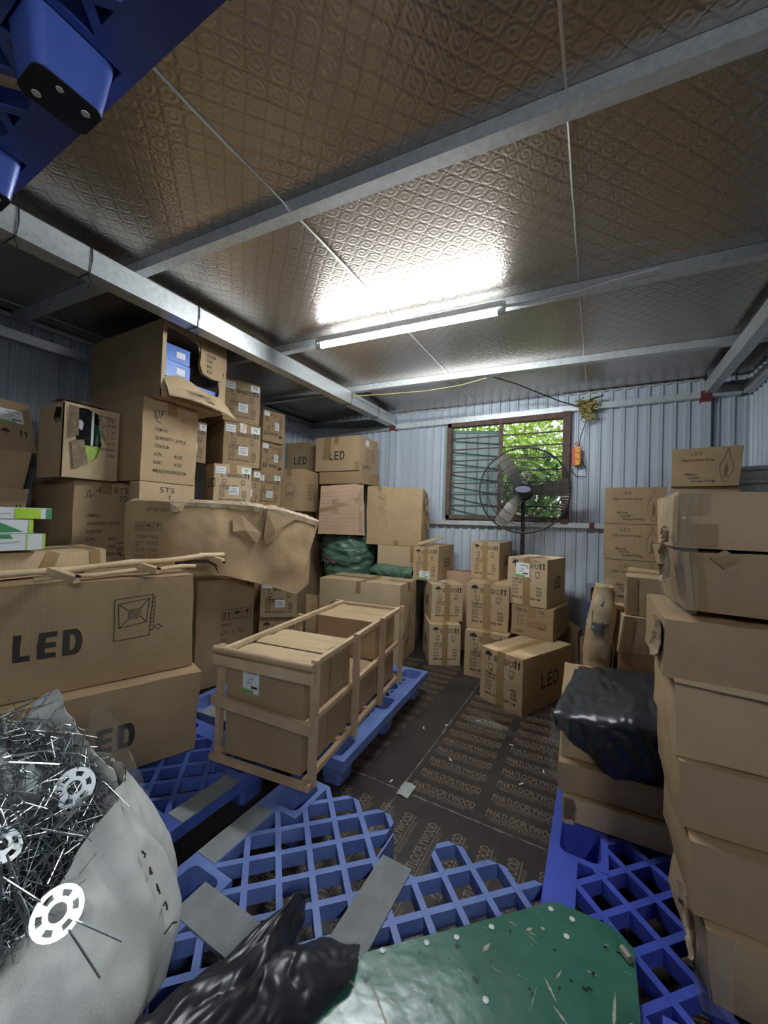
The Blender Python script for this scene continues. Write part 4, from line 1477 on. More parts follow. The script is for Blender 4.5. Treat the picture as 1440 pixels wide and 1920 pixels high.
b = MB(); b.add([(x, y + .004, z - .005) for x, y, z in vs], [f[::-1] for f in fs]); b.build('hanging_flap', TORN, A, 40)
b = MB()
n = 22
edge = [Vector(vs[12 * (n + 1) + i]) for i in range(n + 1)]
b.tube([p + Vector((0, .002, -.002)) for p in edge], .006, 5); b.build('flute_edge', TORN, A)
b = MB(); q = [(.02, -.004, .42), (.06, -.006, .40), (.21, -.008, .42), (.215, -.012, .30), (.17, -.020, .205), (.10, -.020, .20), (.035, -.016, .215), (.014, -.014, .27), (.022, -.012, .34)]
b.add(q + [(x, y + .005, z) for x, y, z in q], [tuple(range(9))] + [(i, (i + 1) % 9, 9 + (i + 1) % 9, 9 + i) for i in range(9)]); b.build('ripped_flap', CARD, A)
ink = Ink()
for i, s in enumerate(('COLOUR', 'G.W.', 'N.W.', 'KGS')):
    ink.text(s, .06, .335 - i * .035, .02, bold=.012, width=(.07, .045, .04, .04)[i])
ink.arrow(.185, .24, .03)
b = MB(); b.add([(u, -.0095 - (.42 - v) * .048, v) for u, v in ink.v], ink.f); b.build('print', INK, A)
ink = Ink(); icons(ink, -.12, .0, .045, 'AUG')
for nm, mm, k in (('print', INK, 0),):
    pts = []
    for u, v in ink.v:
        f = v / .052
        pts.append((u + .02, -.124 + f * .052, .026 + f * .035))
    b = MB(); b.add(pts, ink.f); b.build(nm, mm, A)
b = MB(); b.add([(.0, -.122, .010), (.06, -.122, .008), (.06, -.094, .028), (0, -.094, .030)], [(0, 1, 2, 3)]); b.build('tape', TAPE, A)
k = 0
bl = (('upper blue box near the rip, white label on its face', (-2.255, 1.415, 2.115), .15, .20, .095, True), ('blue box directly under the upper one by the rip', (-2.25, 1.415, 2.012), .16, .20, .098, True),
      ('flat blue box lying at the right end of the rip', (-2.25, 1.615, 1.955), .16, .16, .055, False), ('blue box at the very bottom of the burst carton', (-2.25, 1.41, 1.880), .20, .2, .125, False), ('blue box supporting the flat blue one', (-2.25, 1.615, 1.880), .18, .2, .070, False))
for lab, o, ww, dd, hh, lb in bl:
    t = thing('product_box', lab + ' in the burst carton', 'box', o, math.radians(90 + 4 * (k % 2) - 2), 'blue boxes in the burst carton')
    b = MB(); b.box(-ww / 2, ww / 2, 0, dd, 0, hh); b.build('body', BLUEBOX, t)
    b = MB(); b.box(-ww / 2 + .002, ww / 2 - .002, .002, dd - .002, hh, hh + .0015); b.build('lid', mat('blue_card_light', (.03, .22, .72), .4), t)
    if lb:
        b = MB(); b.box(-.01, .045, -.001, 0, hh * .3, hh * .7); b.build('label_sticker', LABEL, t)
    k += 1

# ------------------------------------------------------------------ TT cartons and the far left corner
GT = 'small printed cartons with TT labels'
def tt(label, x, y, z, th, w, d, h, up=True, lab=True, m=CARD2, led=False, **k):
    st = []
    if lab:
        st = [('front', w * .72, h * .80, w * .26, h * .15, 'tt'), ('front', w * .04, h * .76, w * .26, h * .17, 'faint'), ('front', w * .40, h * .26, w * .26, h * .20, 'lines')]
        if not up:
            st = [('front', w * .04, h * .80, w * .24, h * .15, 'blank'), ('front', w * .52, h * .40, w * .20, h * .24, 'lines')]
    pr = [('front', pr_tt if up else pr_tt_up)]
    if led:
        pr.append(('left', pr_led(.52, .42, .22, wd=.16)))
    return carton(label, x, y, z, th, w, d, h, m=m, prints=pr, stickers=st, group=GT, **k)
tt('pale small carton with TT label and 12T pencilled, front of the TT stacks', -2.29, 1.885, 1.265, 68, .262, .24, .292, m=CARD3, led=True, tape='short')
tt('TT carton in the middle of its column, above the pencilled 12T one', -2.42, 2.065, 1.575, 70, .285, .45, .335)
tt('topmost TT carton of the near column, just under the beam', -2.43, 2.055, 1.915, 70, .285, .44, .325)
tt('TT carton half hidden behind the tall quantity carton', -2.55, 1.735, 1.57, 82, .20, .40, .295)
tt('small carton printed upside down, top of the second TT column', -2.674, 2.641, 1.89, 82, .246, .40, .29, up=False)
tt('small carton printed upside down, lower of the second TT column', -2.70, 2.67, 1.597, 86, .27, .40, .288, up=False)
tt('TT carton edge showing right of the pencilled 12T carton', -2.475, 2.19, 1.275, 75, .20, .40, .297)
tt('narrow view of a TT carton under the upside-down pair', -2.67, 2.60, 1.29, 80, .26, .40, .302)
tt('small carton with a white label low in the dark gap under the crushed one', -2.42, 2.53, .315, 40, .31, .26, .335)
tt('bottom carton in the dark gap left of the green sack', -2.44, 2.55, pz - .153, 40, .32, .26, .31, lab=False)
carton('low plain carton between the dark gap and the green sack', -2.265, 2.80, 0, 40, .12, .12, .47, m=CARD2, taped=(('front', .07, .43, .07, .33, .02),))
GL = 'LED cartons in the far left corner'
carton('LED carton in the corner with a strip of clear tape, its LED faint', -3.04, 3.44, 1.70, 8, .40, .38, .37, m=CARD2, prints=(('front', pr_led(.28, .30, .24, wd=.17)),), group=GL)
carton('LED carton right of the other corner one, torn clear tape across it', -2.40, 3.27, 1.695, 2, .545, .40, .36, m=CARD, prints=(('front', pr_led(.34, .32, .25, wd=.19)), ('right', lambda i, w, h: (pr_side(i, w, h), icons(i, w * .2, h * .06, .05, 'AUG')))),
       taped=(('front', .16, .36, .14, .12, .045), ('front', .525, .09, .525, .01, .02)), stickers=(('right', .12, .27, .07, .06, 'blank'),), group=GL)
carton('carton with a bulb outline under the corner LED carton', -2.72, 2.92, 1.26, 14, .31, .36, .42, m=CARD, prints=(('front', pr_bulbbox), ('right', pr_side)), group=GL)
carton('carton under the clear-taped LED carton, mostly behind the striped one', -2.36, 3.29, 1.562, 2, .53, .38, .130, m=CARD2, flaps=False, tape=None, taped=(('right', .18, .01, .18, .12, .03),), group=GL)
SACK_TOP = 1.02
carton('pinkish carton with wavy ridges, torn at its upper corner, on the green sack', -2.27, 3.22, 1.035, 32, .475, .26, .515, m=CARD4, prints=(('front', pr_vert, INKP),), noise=.006, bulge=.010, tape=None,
       taped=(('front', .0, .25, .46, .36, .022), ('front', .44, .02, .44, .50, .02)), off={'RFt': (-.03, .02, .02), 'RBt': (-.05, .0, -.04), 'LFt': (.02, 0, -.03)})
b = MB()
q = [(.16, -.004, .50), (.19, -.02, .545), (.225, .0, .55), (.235, .03, .50), (.24, .05, .44), (.215, .0, .47)]
carton('carton with a scribbled face and a burst right side, by the window', -1.79, 3.46, .945, 12, .59, .34, .60, m=CARD, prints=(('front', pr_hand, INKP),), tape=None, taped=(('front', .33, .0, .33, .05, .025), ('front', .13, .55, .13, .60, .02)),
       off={'RFt': (-.01, 0, -.02), 'RBt': (-.02, -.02, -.05), 'RFb': (-.02, 0, 0)}, noise=.005, bulge=.008)
sc = bpy.data.objects[[o.name for o in COL.objects if o.get('label', '').startswith('carton with a scribbled')][0]]
def crumple(par, cpos, rx, rz, seed, n=10, mm=DARKIN, m2=TORN):
    rnd = random.Random(seed)
    c = Vector(cpos)
    b = MB(); q = [c + Vector((.0035, math.cos(a) * rx * rnd.uniform(.6, 1.1), math.sin(a) * rz * rnd.uniform(.6, 1.1))) for a in [6.283 * i / n for i in range(n)]]
    b.add(q, [tuple(range(n))]); b.build('tear', mm, par)
    b = MB()
    for i in range(n):
        a, d = q[i], q[(i + 1) % n]
        o = (a - c) * rnd.uniform(.25, .6) + Vector((rnd.uniform(.008, .03), 0, 0))
        b.add([a, d, d + o * .8, a + o], [(0, 1, 2, 3)])
    b.build('ripped_edge', m2, par)
crumple(sc, (.295, .10, .42), .05, .07, 5)
crumple(sc, (.292, .16, .26), .05, .08, 6, m2=CARD2)
carton('plain carton under the scribbled one by the window', -1.76, 3.47, .735, 12, .40, .33, .208, m=CARD3, tape=None, taped=(('front', .36, .05, .36, .20, .02),))
carton('big square carton with green marker scrawl beyond the crate', -1.795, 2.83, 0, 6, .775, .42, .660, m=CARD3, seam='x', tape='short', prints=(('front', pr_V, INKP), ('right', pr_Vside, mat('green_marker', (.10, .13, .06), .7))), bulge=.008, noise=.004,
       taped=(('front', .39, .66, .39, .56, .022), ('top', .42, 0, .42, .42, .022)))

# ------------------------------------------------------------------ small cartons in the middle
GM = 'small cartons printed with packing symbols'
def small(label, x, y, z, th, w, d, h, led='right', **k):
    pr = [('front', pr_small)]
    if led == 'right':
        pr.append(('right', pr_led(.34, .36, .26, wd=d * .36)))
    elif led == 'left':
        pr.append(('left', pr_led(.30, .36, .26, wd=d * .36)))
    return carton(label, x, y, z, th, w, d, h, prints=pr + list(k.pop('prints', [])), group=GM, tape='full', **k)
small('bottom small carton of the column beside the green-scrawled carton', -1.09, 3.10, 0, 30, .262, .40, .338, led='left', m=CARD3)
small('second small carton up the column beside the green-scrawled carton', -1.115, 3.20, .340, 34, .275, .33, .315, led='left', m=CARD3, stickers=(('top', .10, .16, .07, .10, 'blank'),))
small('small carton with a lifted flap and white label, top of its column', -1.366, 3.29, .657, 2, .242, .48, .318, m=CARD, stickers=(('front', .065, .015, .10, .075, 'green'),), off={'LFt': (0, 0, -.02)})
wt = [o for o in COL.objects if o.get('label', '').startswith('small carton with a lifted flap')][0]
b = MB(); b.bar((-.10, .06, .325), (.03, .34, .385), .07, .005, (0, -.3, 1)); b.build('lifted_flap', CARD3, wt)
small('bottom small carton of the middle column, half behind the large LED cube', -.727, 3.005, 0, 0, .329, .44, .355, m=CARD)
small('second small carton of the middle column', -.745, 3.085, .357, 2, .325, .42, .360, m=CARD)
small('topmost small carton of the middle column, in front of the fan', -.831, 3.325, .719, -3, .240, .44, .318, m=CARD)
small('large LED carton on the floor, nearest of the small-carton group', -.530, 2.615, 0, -24, .325, .60, .355, m=CARD)
carton('dented carton with shiny tape between the LED cube and the green-stickered one', -.409, 3.085, .357, -10, .311, .40, .226, m=CARD2, prints=(('front', lambda i, w, h: (i.text('ITEM NO.  50W   KGS', w * .1, h * .82, .02, bold=.02, width=w * .7), [i.text(s, w * .14, h * (.6 - .12 * k), .018) for k, s in enumerate(('QTY', 'N.W', 'G.W'))], icons(i, w * .12, h * .1, .018, 'AUU'), i.text('KGS', w * .68, h * .3, .02, bold=.02)), INKB),),
       taped=(('front', .12, .10, .26, .10, .022), ('right', .13, .10, .13, .18, .012)), noise=.006, off={'RFb': (0, 0, .0)}, group=GM)
small('LED carton with a green and white sticker, top of the nearest column', -.455, 3.10, .586, -13, .300, .42, .358, m=CARD3, stickers=(('front', .065, .215, .105, .105, 'green'),), prints=[('front', pr_scribble)])
carton('dark carton leaning by the back wall behind the LED cube', -.19, 3.42, 0, -8, .20, .17, .46, m=CARD2, off={'LFt': (0, .05, .0), 'RFt': (-.03, .05, -.10), 'RBt': (-.03, .02, -.10)}, tape=None)
carton('wedge-like dark carton beside the leaning one at the back wall', -.045, 3.30, 0, -20, .10, .22, .36, m=CARD2, off={'RFt': (-.02, 0, -.10), 'RBt': (-.02, 0, -.10)}, tape=None)
carton('flat carton with a red stripe behind the lifted-flap carton', -1.10, 3.56, 0, 4, .36, .22, .725, m=CARD4, tape=None, taped=None, prints=(('top', lambda i, w, h: (i.rect(w * .05, h * .55, w * .9, h * .10), i.rect(w * .05, h * .75, w * .9, h * .07)), mat('red_stripe', (.45, .04, .06), .5)),))

# ------------------------------------------------------------------ right side
GH = 'cartons of high power lamps'
def hp(label, x, y, z, th, w, d, h, pr=True, **k):
    return carton(label, x, y, z, th, w, d, h, m=CARD2, prints=((('front', pr_hp, INKB), ('front', pr_hpbulb, INKP)) if pr else ()), tape=None, noise=.0015, bulge=.002, group=GH, **k)
hp('high power lamp carton, highest and furthest right', .600, 3.10, 1.482, -9, .348, .24, .245, off={'RFb': (-.02, 0, 0)})
hp('high power lamp carton on top of the column at the ribbed wall', .240, 3.30, 1.231, -2, .375, .36, .264)
hp('high power lamp carton second from the top at the ribbed wall', .236, 3.30, .969, -2, .375, .36, .259)
hp('high power lamp carton third from the top, mostly behind the taped pair', .240, 3.30, .707, -2, .370, .36, .259)
hp('plain base carton of the lamp column at the ribbed wall', .240, 3.31, 0, -2, .37, .24, .705, pr=False)
for z, lab in ((0, 'lower'), (.741, 'upper')):
    hp('%s of two plain cartons carrying the highest lamp carton' % lab, .600, 3.13, z, -6, .335, .22, .738, pr=False)
GA = 'taped cartons behind the black plastic'
AT = lambda w, h: (('front', .03, .005, .03, h - .005, .022), ('front', w * .55, .005, w * .55, h - .005, .035))
carton('taped carton on top behind the black plastic sheet', .335, 2.30, .765, -2, .40, .36, .190, m=CARD, seam='x', taped=AT(.40, .19), group=GA, off={'LBt': (.02, 0, .02)})
carton('sagging taped carton in the middle behind the black plastic sheet', .322, 2.29, .580, 4, .43, .38, .182, m=CARD, seam='x', taped=AT(.43, .182), group=GA, off={'LFt': (.02, .0, 0)})
carton('taped carton at the bottom behind the black plastic sheet', .328, 2.30, 0, 3, .43, .38, .577, m=CARD, seam='x', taped=AT(.43, .577), group=GA)
t = thing('paper_sack', 'tall brown wrapped parcel with ripped film beside the taped cartons', 'parcel', (.028, 2.43, 0))
net = []
for z, r in ((0, 1.0), (.30, 1.02), (.60, .95), (.78, .80), (.88, .55)):
    net.append([(x * r - .0 + (.02 if z > .7 else 0), y * r, z) for x, y in ((-.058, -.11), (.0, -.13), (.048, -.11), (.052, .0), (.048, .12), (-.0, .14), (-.058, .12), (-.064, 0))])
vs, fs = patch(net, 40, 26, .012, 9, 4, closed=True)
fs.append(tuple(range(26 * 40, 27 * 40)))
obj_from('wrapping', vs, fs, CARD, t, 45)
vs, fs = patch([[(-.02, -.125, .55), (.04, -.135, .53), (.07, -.11, .56)], [(-.04, -.12, .70), (.02, -.13, .70), (.075, -.08, .71)], [(-.02, -.07, .84), (.03, -.07, .86), (.07, -.03, .85)], [(-.0, .0, .90), (.04, .0, .915), (.07, .02, .90)]], 14, 16, .016, 16, 9)
obj_from('clear_wrap', vs, fs, FILM, t, 60)
vs, fs = patch([[(-.04, -.115, .66), (.0, -.125, .64), (.04, -.12, .67)], [(-.03, -.09, .76), (.01, -.10, .78), (.05, -.09, .76)], [(-.0, -.04, .86), (.03, -.04, .88), (.06, -.03, .86)]], 12, 12, .014, 20, 19)
obj_from('dark_liner', vs, fs, BLACKPL, t, 60)

# tower of long cartons, nearest on the right
GC = 'long cartons in the tower on the right'
TWR = [('topmost long carton of the tower, brown tape round its torn end', .169, 1.20, 1.156, .142), ('second long carton down the tower, end caved in and split', .172, 1.215, .994, .158), ('third long carton down the tower, end open in a dark gap', .153, 1.195, .832, .156),
       ('fourth long carton down the tower, lid edge curled', .176, 1.20, .646, .183), ('fifth long carton down the tower, smooth', .188, 1.18, .492, .152), ('sixth long carton down the tower, above the crushed one', .203, 1.14, .328, .162), ('lowest long carton of the tower, its corner crushed and taped', .228, 1.115, pz, .173)]
for i, (lab, x0, y0, z0, hh) in enumerate(TWR):
    w = .50
    off = [{'LFt': (.012, .0, 0), 'LFb': (.01, 0, 0), 'LBt': (-.0, 0, 0)}, {'LFt': (.018, .0, -.004), 'RFb': (0, 0, -.0), 'LFb': (.03, .02, .004), 'LBb': (.03, 0, 0)}, {'LFt': (.0, .004, -.012), 'LBt': (.0, 0, -.0)}, {'LFt': (-.0, .0, .0), 'LFb': (.01, .0, .0), 'RFt': (0, .0, 0)}, {}, {'LFb': (.01, 0, 0)}, {'LFb': (.02, .02, 0), 'LBb': (-.02, 0, 0)}][i]
    tp = [(('left', .33, .01, .33, hh - .01, .025), ('front', .014, .005, .014, hh - .005, .012), ('front', .045, .085, .045, hh - .005, .02), ('front', .05, .005, .05, .06, .03)), (('front', .03, .005, .03, hh, .014), ('left', .32, 0, .32, hh, .03), ('front', .07, .13, .10, .155, .02)), (), (), (), (), (('left', .30, .0, .30, hh, .05), ('left', .22, .0, .22, hh, .02))][i]
    carton(lab, x0 + w / 2, y0, z0, (-1, 1, 0, 0, 1, 1, 0)[i], w, .34, hh, m=(CARD, CARD2, CARD2, CARD, CARD2, CARD2, CARD)[i], flaps=i in (0, 3), tape=None, seam='x', taped=tp, off=off, noise=.005, bulge=.006, group=GC, sub=1.6)
tw = {i: [o for o in COL.objects if o.get('label') == TWR[i][0]][0] for i in range(7)}
for i, (y, z, ry, rz) in {0: (.05, .03, .02, .02), 1: (.06, .11, .055, .05), 2: (.05, .09, .05, .05), 6: (.12, .08, .07, .05)}.items():
    h0 = bpy.data.objects.new('x', None)
    b = MB(); rnd = random.Random(30 + i); n = 12
    q = [Vector((-.254, y + math.cos(6.283 * k / n) * ry * rnd.uniform(.6, 1.1), z + math.sin(6.283 * k / n) * rz * rnd.uniform(.5, 1.1))) for k in range(n)]
    if i in (1, 2):
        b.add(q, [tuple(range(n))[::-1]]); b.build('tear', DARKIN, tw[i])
    b = MB(); c = Vector((-.254, y, z))
    for k in range(n):
        a, d = q[k], q[(k + 1) % n]
        o1 = (a - c) * rnd.uniform(.1, .4) + Vector((-rnd.uniform(.004, .018), 0, 0)); o2 = (d - c) * rnd.uniform(.1, .4) + Vector((-rnd.uniform(.004, .018), 0, 0))
        b.add([a, d, d + o2, a + o1], [(0, 1, 2, 3)])
    b.build('ripped_edge', TORN, tw[i])
    bpy.data.objects.remove(h0)
def wrap_end(par, w, d, h, seed):
    vs, fs = patch([[(-w / 2 + .05, -.006, z), (-w / 2 - .002, -.010, z), (-w / 2 - .010, .06, z), (-w / 2 - .010, .16, z)] for z in (.0, h * .35, h * .7, h + .002)], 18, 12, .006, 20, seed)
    obj_from('clear_wrap', vs, fs, FILM, par, 60)
wrap_end(tw[0], .5, .34, .142, 3); wrap_end(tw[1], .5, .34, .16, 4); wrap_end(tw[6], .5, .34, .173, 8)
# curled lid on the fourth
vs, fs = patch([[(-.25, -.003, .176), (-.1, -.004, .172), (.05, -.006, .166), (.25, -.004, .165)], [(-.25, -.012, .180), (-.1, -.016, .176), (.05, -.02, .172), (.25, -.014, .17)], [(-.252, .0, .187), (-.1, .0, .187), (.05, .0, .186), (.25, 0, .186)]], 30, 6, .002, 12, 6)
obj_from('lid_edge', vs, fs, CARD3, tw[3], 60)

GD = 'low long cartons under the black plastic'
carton('bottom low carton under the black plastic, torn end, on the deep blue pallet', .215, 1.565, pz, 3, .60, .40, .083, m=CARD3, flaps=False, tape=None, noise=.005, group=GD, sub=1.5, taped=())
carton('middle low carton under the black plastic, a small nick in its side', .205, 1.590, .240, 4, .61, .42, .100, m=CARD2, flaps=False, tape=None, noise=.004, group=GD, sub=1.5)
carton('upper low carton covered by the black plastic sheet', .200, 1.625, .343, 3, .60, .62, .152, m=CARD, tape=None, noise=.004, group=GD, sub=1.3)
ad = [o for o in COL.objects if o.get('group') == GD]
b = MB(); q = [(-.298, -.004, .075), (-.27, -.006, .078), (-.262, -.006, .05), (-.268, -.006, .012), (-.296, -.004, .005)]
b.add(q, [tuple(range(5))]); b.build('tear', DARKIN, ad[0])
b = MB()
for k in range(5):
    a, d = Vector(q[k]), Vector(q[(k + 1) % 5]); c = Vector((-.28, -.004, .04))
    b.add([a, d, d + (d - c) * .35 + Vector((0, -.008, 0)), a + (a - c) * .35 + Vector((0, -.008, 0))], [(0, 1, 2, 3)])
b.build('ripped_edge', TORN, ad[0])
b = MB(); b.add([(-.13, -.0055, .055), (-.10, -.0055, .062), (-.095, -.0055, .056), (-.118, -.0055, .046)], [(0, 1, 2, 3)]); b.build('nick', TORN, ad[1])
for par, z0, z1 in ((ad[2], .004, .14), (ad[1], .004, .09)):
    vs, fs = patch([[(-.335, .10, z), (-.318, .03, z), (-.305, -.008, z), (-.275, -.010, z)] for z in (z0, (z0 + z1) / 2, z1)], 12, 10, .008, 20, 12)
    obj_from('clear_wrap', vs, fs, FILM, par, 60)
# black plastic draped over them
t = thing('black_plastic_sheet', 'glossy black plastic sheet draped over the low cartons', 'plastic sheet', (.2, 1.62, .495))
o = Vector((.2, 1.62, .495))
def W(*p):
    return Vector(p) - o
net = [[W(-.075, 2.20, .505), W(.08, 2.20, .525), W(.20, 2.16, .545), W(.34, 2.18, .55), W(.46, 2.18, .55)],
       [W(-.085, 2.00, .515), W(.06, 2.00, .532), W(.18, 1.96, .555), W(.32, 1.94, .565), W(.46, 1.94, .56)],
       [W(-.105, 1.80, .515), W(.03, 1.78, .535), W(.16, 1.74, .565), W(.30, 1.73, .56), W(.45, 1.73, .55)],
       [W(-.125, 1.62, .495), W(.01, 1.595, .520), W(.14, 1.575, .540), W(.29, 1.585, .535), W(.42, 1.605, .525)],
       [W(-.115, 1.600, .445), W(.01, 1.570, .445), W(.13, 1.555, .445), W(.26, 1.572, .445), W(.38, 1.595, .45)],
       [W(-.060, 1.602, .395), W(.025, 1.578, .37), W(.11, 1.568, .36), W(.22, 1.583, .375), W(.33, 1.602, .40)],
       [W(.010, 1.603, .345), W(.055, 1.588, .315), W(.11, 1.580, .300), W(.17, 1.592, .320), W(.26, 1.605, .355)]]
vs, fs = patch(net, 90, 110, .013, 9, 14, stretch=(1.3, .5, .8), fine=.3)
obj_from('film', vs, fs, BLACKPL, t, 80)
# ribbed metal sheet leaning at the right wall
t = thing('ribbed_sheet', 'grey ribbed metal sheet leaning at the right wall behind the lamp carton', 'metal sheet', (.86, 3.42, 0))
b = MB()
n = 18
prof = []
for i in range(n):
    z = i * .092
    prof += [(0, z), (0, z + .05), (-.016, z + .058), (-.016, z + .084)]
vs = [(x, -d * 0 + d, z) for x in (-.14, .14) for d, z in prof]
k = len(prof)
b.add(vs, [(i + 1, i, k + i, k + i + 1) for i in range(k - 1)])
b.add([(x, y + .003, z) for x, y, z in vs], [(i, i + 1, k + i + 1, k + i) for i in range(k - 1)])
b.build('sheet', GALV, t)
t.rotation_euler = (math.radians(-2.5), 0, math.radians(-22))

# ------------------------------------------------------------------ wooden crate and the cartons in it
cth = math.radians(8)
CO = Vector((-1.185, 1.170, pz))
crate = thing('wooden_crate', 'open slatted wooden crate of pinkish poles holding five cartons', 'crate', CO, cth)
CW, CD, CH = .425, 1.10, .475
S = .022
def rail(nm, a, bb, w=S, h=S, m=WOOD2, up=(0, 0, 1)):
    f = MB(); f.bar(a, bb, w, h, up)
    return f.build(nm, m, crate)
xl, xr = -CW / 2, CW / 2
for x in (xl, xr):
    rail('bottom_rail', (x, -.01, .016), (x, CD, .016))
    rail('top_rail', (x, -.01, CH - .014), (x, CD + .02, CH - .014), S, S, WOOD if x == xl else WOOD2)
rail('middle_rail', (xr, 0, .235), (xr, CD, .245))
rail('middle_rail', (xl, 0, .235), (xl, CD, .245))
for y, x in ((.012, xr + .022), (.40, xr + .022), (.74, xr + .022), (CD - .01, xr + .022)):
    rail('post', (x, y, -.004), (x + (.004 if y > .5 else 0), y, CH + .012),   .022, .030)
for y in (.012, .62, CD - .01):
    rail('post', (xl - .022, y, -.004), (xl - .022, y, CH + .004), .024, .026)
rail('bottom_rail', (xl - .03, -.022, .016), (xr + .035, -.022, .012), .02, .024)
rail('middle_rail', (xl - .03, -.026, .258), (xr + .03, -.026, .232), .018, .042)
rail('top_rail', (xl - .03, -.026, CH - .045), (xr + .03, -.026, CH - .050), .018, .042, WOOD)
f = MB(); f.tube([(xl - .035, -.018, CH - .008), (0, -.022, CH - .006), (xr + .03, -.018, CH - .010)], .017, 8); f.build('pole', WOOD2, crate, 50)
for y in (.30, .62, CD + .005):
    rail('cross_rail', (xl, y, .018), (xr, y, .018), .03, .022)
rail('cross_rail', (xl, CD + .008, CH - .02), (xr, CD + .008, CH - .02))
for y in (.10, .40):
    rail('cross_rail', (xl + .01, y, .014), (xr - .01, y, .014), .03, .02)
CM = Matrix.Translation(CO) @ Matrix.Rotation(cth, 4, 'Z')
def incrate(label, x, y, z, w, d, h, **k):
    p = CM @ Vector((x, y, z))
    return carton(label, p.x, p.y, p.z, 8, w, d, h, group='cartons in the wooden crate', **k)
cw = CW - .045
ridge = lambda i, w, h: None
incrate('carton at the near bottom of the wooden crate', 0, .0, .030, cw, .40, .205, m=CARD2, tape=None, seam='x', taped=(('right', .20, 0, .20, .2, .004),))
incrate('white-labelled carton at the near top of the wooden crate', 0, .0, .240, cw, .42, .205, m=CARD2, tape=None, seam='x', stickers=(('front', .085, .065, .085, .105, 'green'),), taped=(('right', .21, 0, .21, .2, .004),))
incrate('carton low in the middle of the wooden crate, under the gap', 0, .43, .030, cw, .30, .205, m=CARD2, tape=None, seam='x')
incrate('carton at the far bottom of the wooden crate', 0, .75, .030, cw, .33, .205, m=CARD2, tape=None, seam='x')
incrate('carton at the far top of the wooden crate', 0, .745, .240, cw, .33, .215, m=CARD, tape=None, seam='x', taped=(('right', .2, .0, .2, .2, .045),))
# loose ridged top boards of cardboard over the near carton
for nm, y0, y1, lz in (('carton_flap', .02, .17, .0), ('carton_flap', .175, .30, .004), ('carton_flap', .305, .42, .0)):
    vs = []
    n = 10
    for j in range(n + 1):
        y = y0 + (y1 - y0) * j / n
        for x in (-cw / 2 + .003, 0, cw / 2 - .012):
            vs.append((x, y, .4485 + lz + .006 * math.sin(j / n * 3.14) + .003 * (x > .1) * (j in (3, 7))))
    k = len(vs)
    b = MB(); fs = [(j * 3 + i, j * 3 + i + 1, (j + 1) * 3 + i + 1, (j + 1) * 3 + i) for j in range(n) for i in range(2)]
    b.add(vs, fs); b.add([(x, y, z - .003) for x, y, z in vs], [q[::-1] for q in fs])
    o = b.build(nm, CARD3, crate)
    o.name = 'cover_board'

# ------------------------------------------------------------------ pedestal fan
FC = Vector((-.555, 3.46, 1.495))
fan = thing('pedestal_fan', 'black industrial pedestal fan with wire guard before the window', 'fan', (FC.x + .03, FC.y + .10, 0))
fo = Vector((FC.x + .03, FC.y + .10, 0))
ax = Vector((.13, -1, .0)).normalized()
sx = Vector((0, 0, 1)).cross(ax).normalized()
sz = ax.cross(sx) * -1
if sz.z < 0:
    sz = -sz
def fp(r, a, dpt):
    return FC - fo + sx * (r * math.cos(a)) + sz * (r * math.sin(a)) + ax * dpt
RF = .368
b = MB(); b.ring(FC - fo + ax * .0, ax, RF, .007, 64, 6); b.ring(FC - fo - ax * .035, ax, RF + .003, .006, 64, 6); b.build('guard_rim', DARKM, fan, 60)
for nm, sg, dd in (('front_guard', 1, .075), ('rear_guard', -1, .13)):
    b = MB()
    for i in range(96):
        a = 6.2832 * i / 96
        b.tube([fp(.05, a, sg * dd), fp(.20, a + .06, sg * dd * .93), fp(.31, a + .10, sg * dd * .62), fp(RF, a + .12, 0 if sg > 0 else -.035)], .0015, 3, False)
    for r, k in ((.07, 1), (.15, .97), (.23, .86), (.30, .66)):
        b.ring(FC - fo + ax * (sg * dd * k), ax, r, .0020, 48, 4)
    b.build(nm, DARKM, fan)
b = MB()
b.add([fp(.0, 0, .082)] + [FC - fo + sx * (.062 * math.cos(t)) + sz * (.028 * math.sin(t)) + ax * .079 for t in [6.2832 * i / 24 for i in range(24)]], [(0, 1 + i, 1 + (i + 1) % 24) for i in range(24)] + [(0, 1 + (i + 1) % 24, 1 + i) for i in range(24)])
b.build('badge', mat('badge_lavender', (.42, .42, .58), .35), fan)
M_ax = Matrix((( *sx, 0), (*sz, 0), (*ax, 0), (0, 0, 0, 1))).transposed()
M_ax = Matrix.Translation(FC - fo) @ M_ax
b = MB(); b.lathe([(.0, .05), (.05, .05), (.06, .03), (.06, -.03), (.05, -.04)], n=20, M=M_ax); b.build('hub', DARKM, fan, 40)
b = MB(); b.lathe([(.07, -.05), (.085, -.07), (.085, -.20), (.06, -.23), (0, -.235)], n=24, M=M_ax)
for i in range(16):
    a = 6.2832 * i / 16
    b.bar(fp(.085, a, -.08), fp(.085, a, -.19), .004, .010)
b.build('motor', DARKM, fan, 40)
b = MB(); b.tube([fp(.02, 1.5, -.14), fp(.11, 1.5, -.14), fp(.14, 1.4, -.16)], .012, 8); b.build('tilt_knob', DARKM, fan, 40)
for a0 in (2.12, .03, 4.15):
    vs = []
    for j in range(9):
        r = .05 + (.350 - .05) * j / 8
        wd = .044 + .034 * math.sin(min(1, j / 6) * 1.6)
        for i in range(5):
            u = (i / 4 - .5) * 2
            a = a0 + u * wd / r * (.75 if j > 2 else .6)
            vs.append(fp(r, a, .018 * u * (1.1 - j * .05)))
    b = MB()
    fs = [(j * 5 + i, j * 5 + i + 1, (j + 1) * 5 + i + 1, (j + 1) * 5 + i) for j in range(8) for i in range(4)]
    b.add(vs, fs); b.add([v - ax * .003 for v in vs], [q[::-1] for q in fs])
    b.build('blade', BLADE, fan, 60)
pc = FC - fo - ax * .13
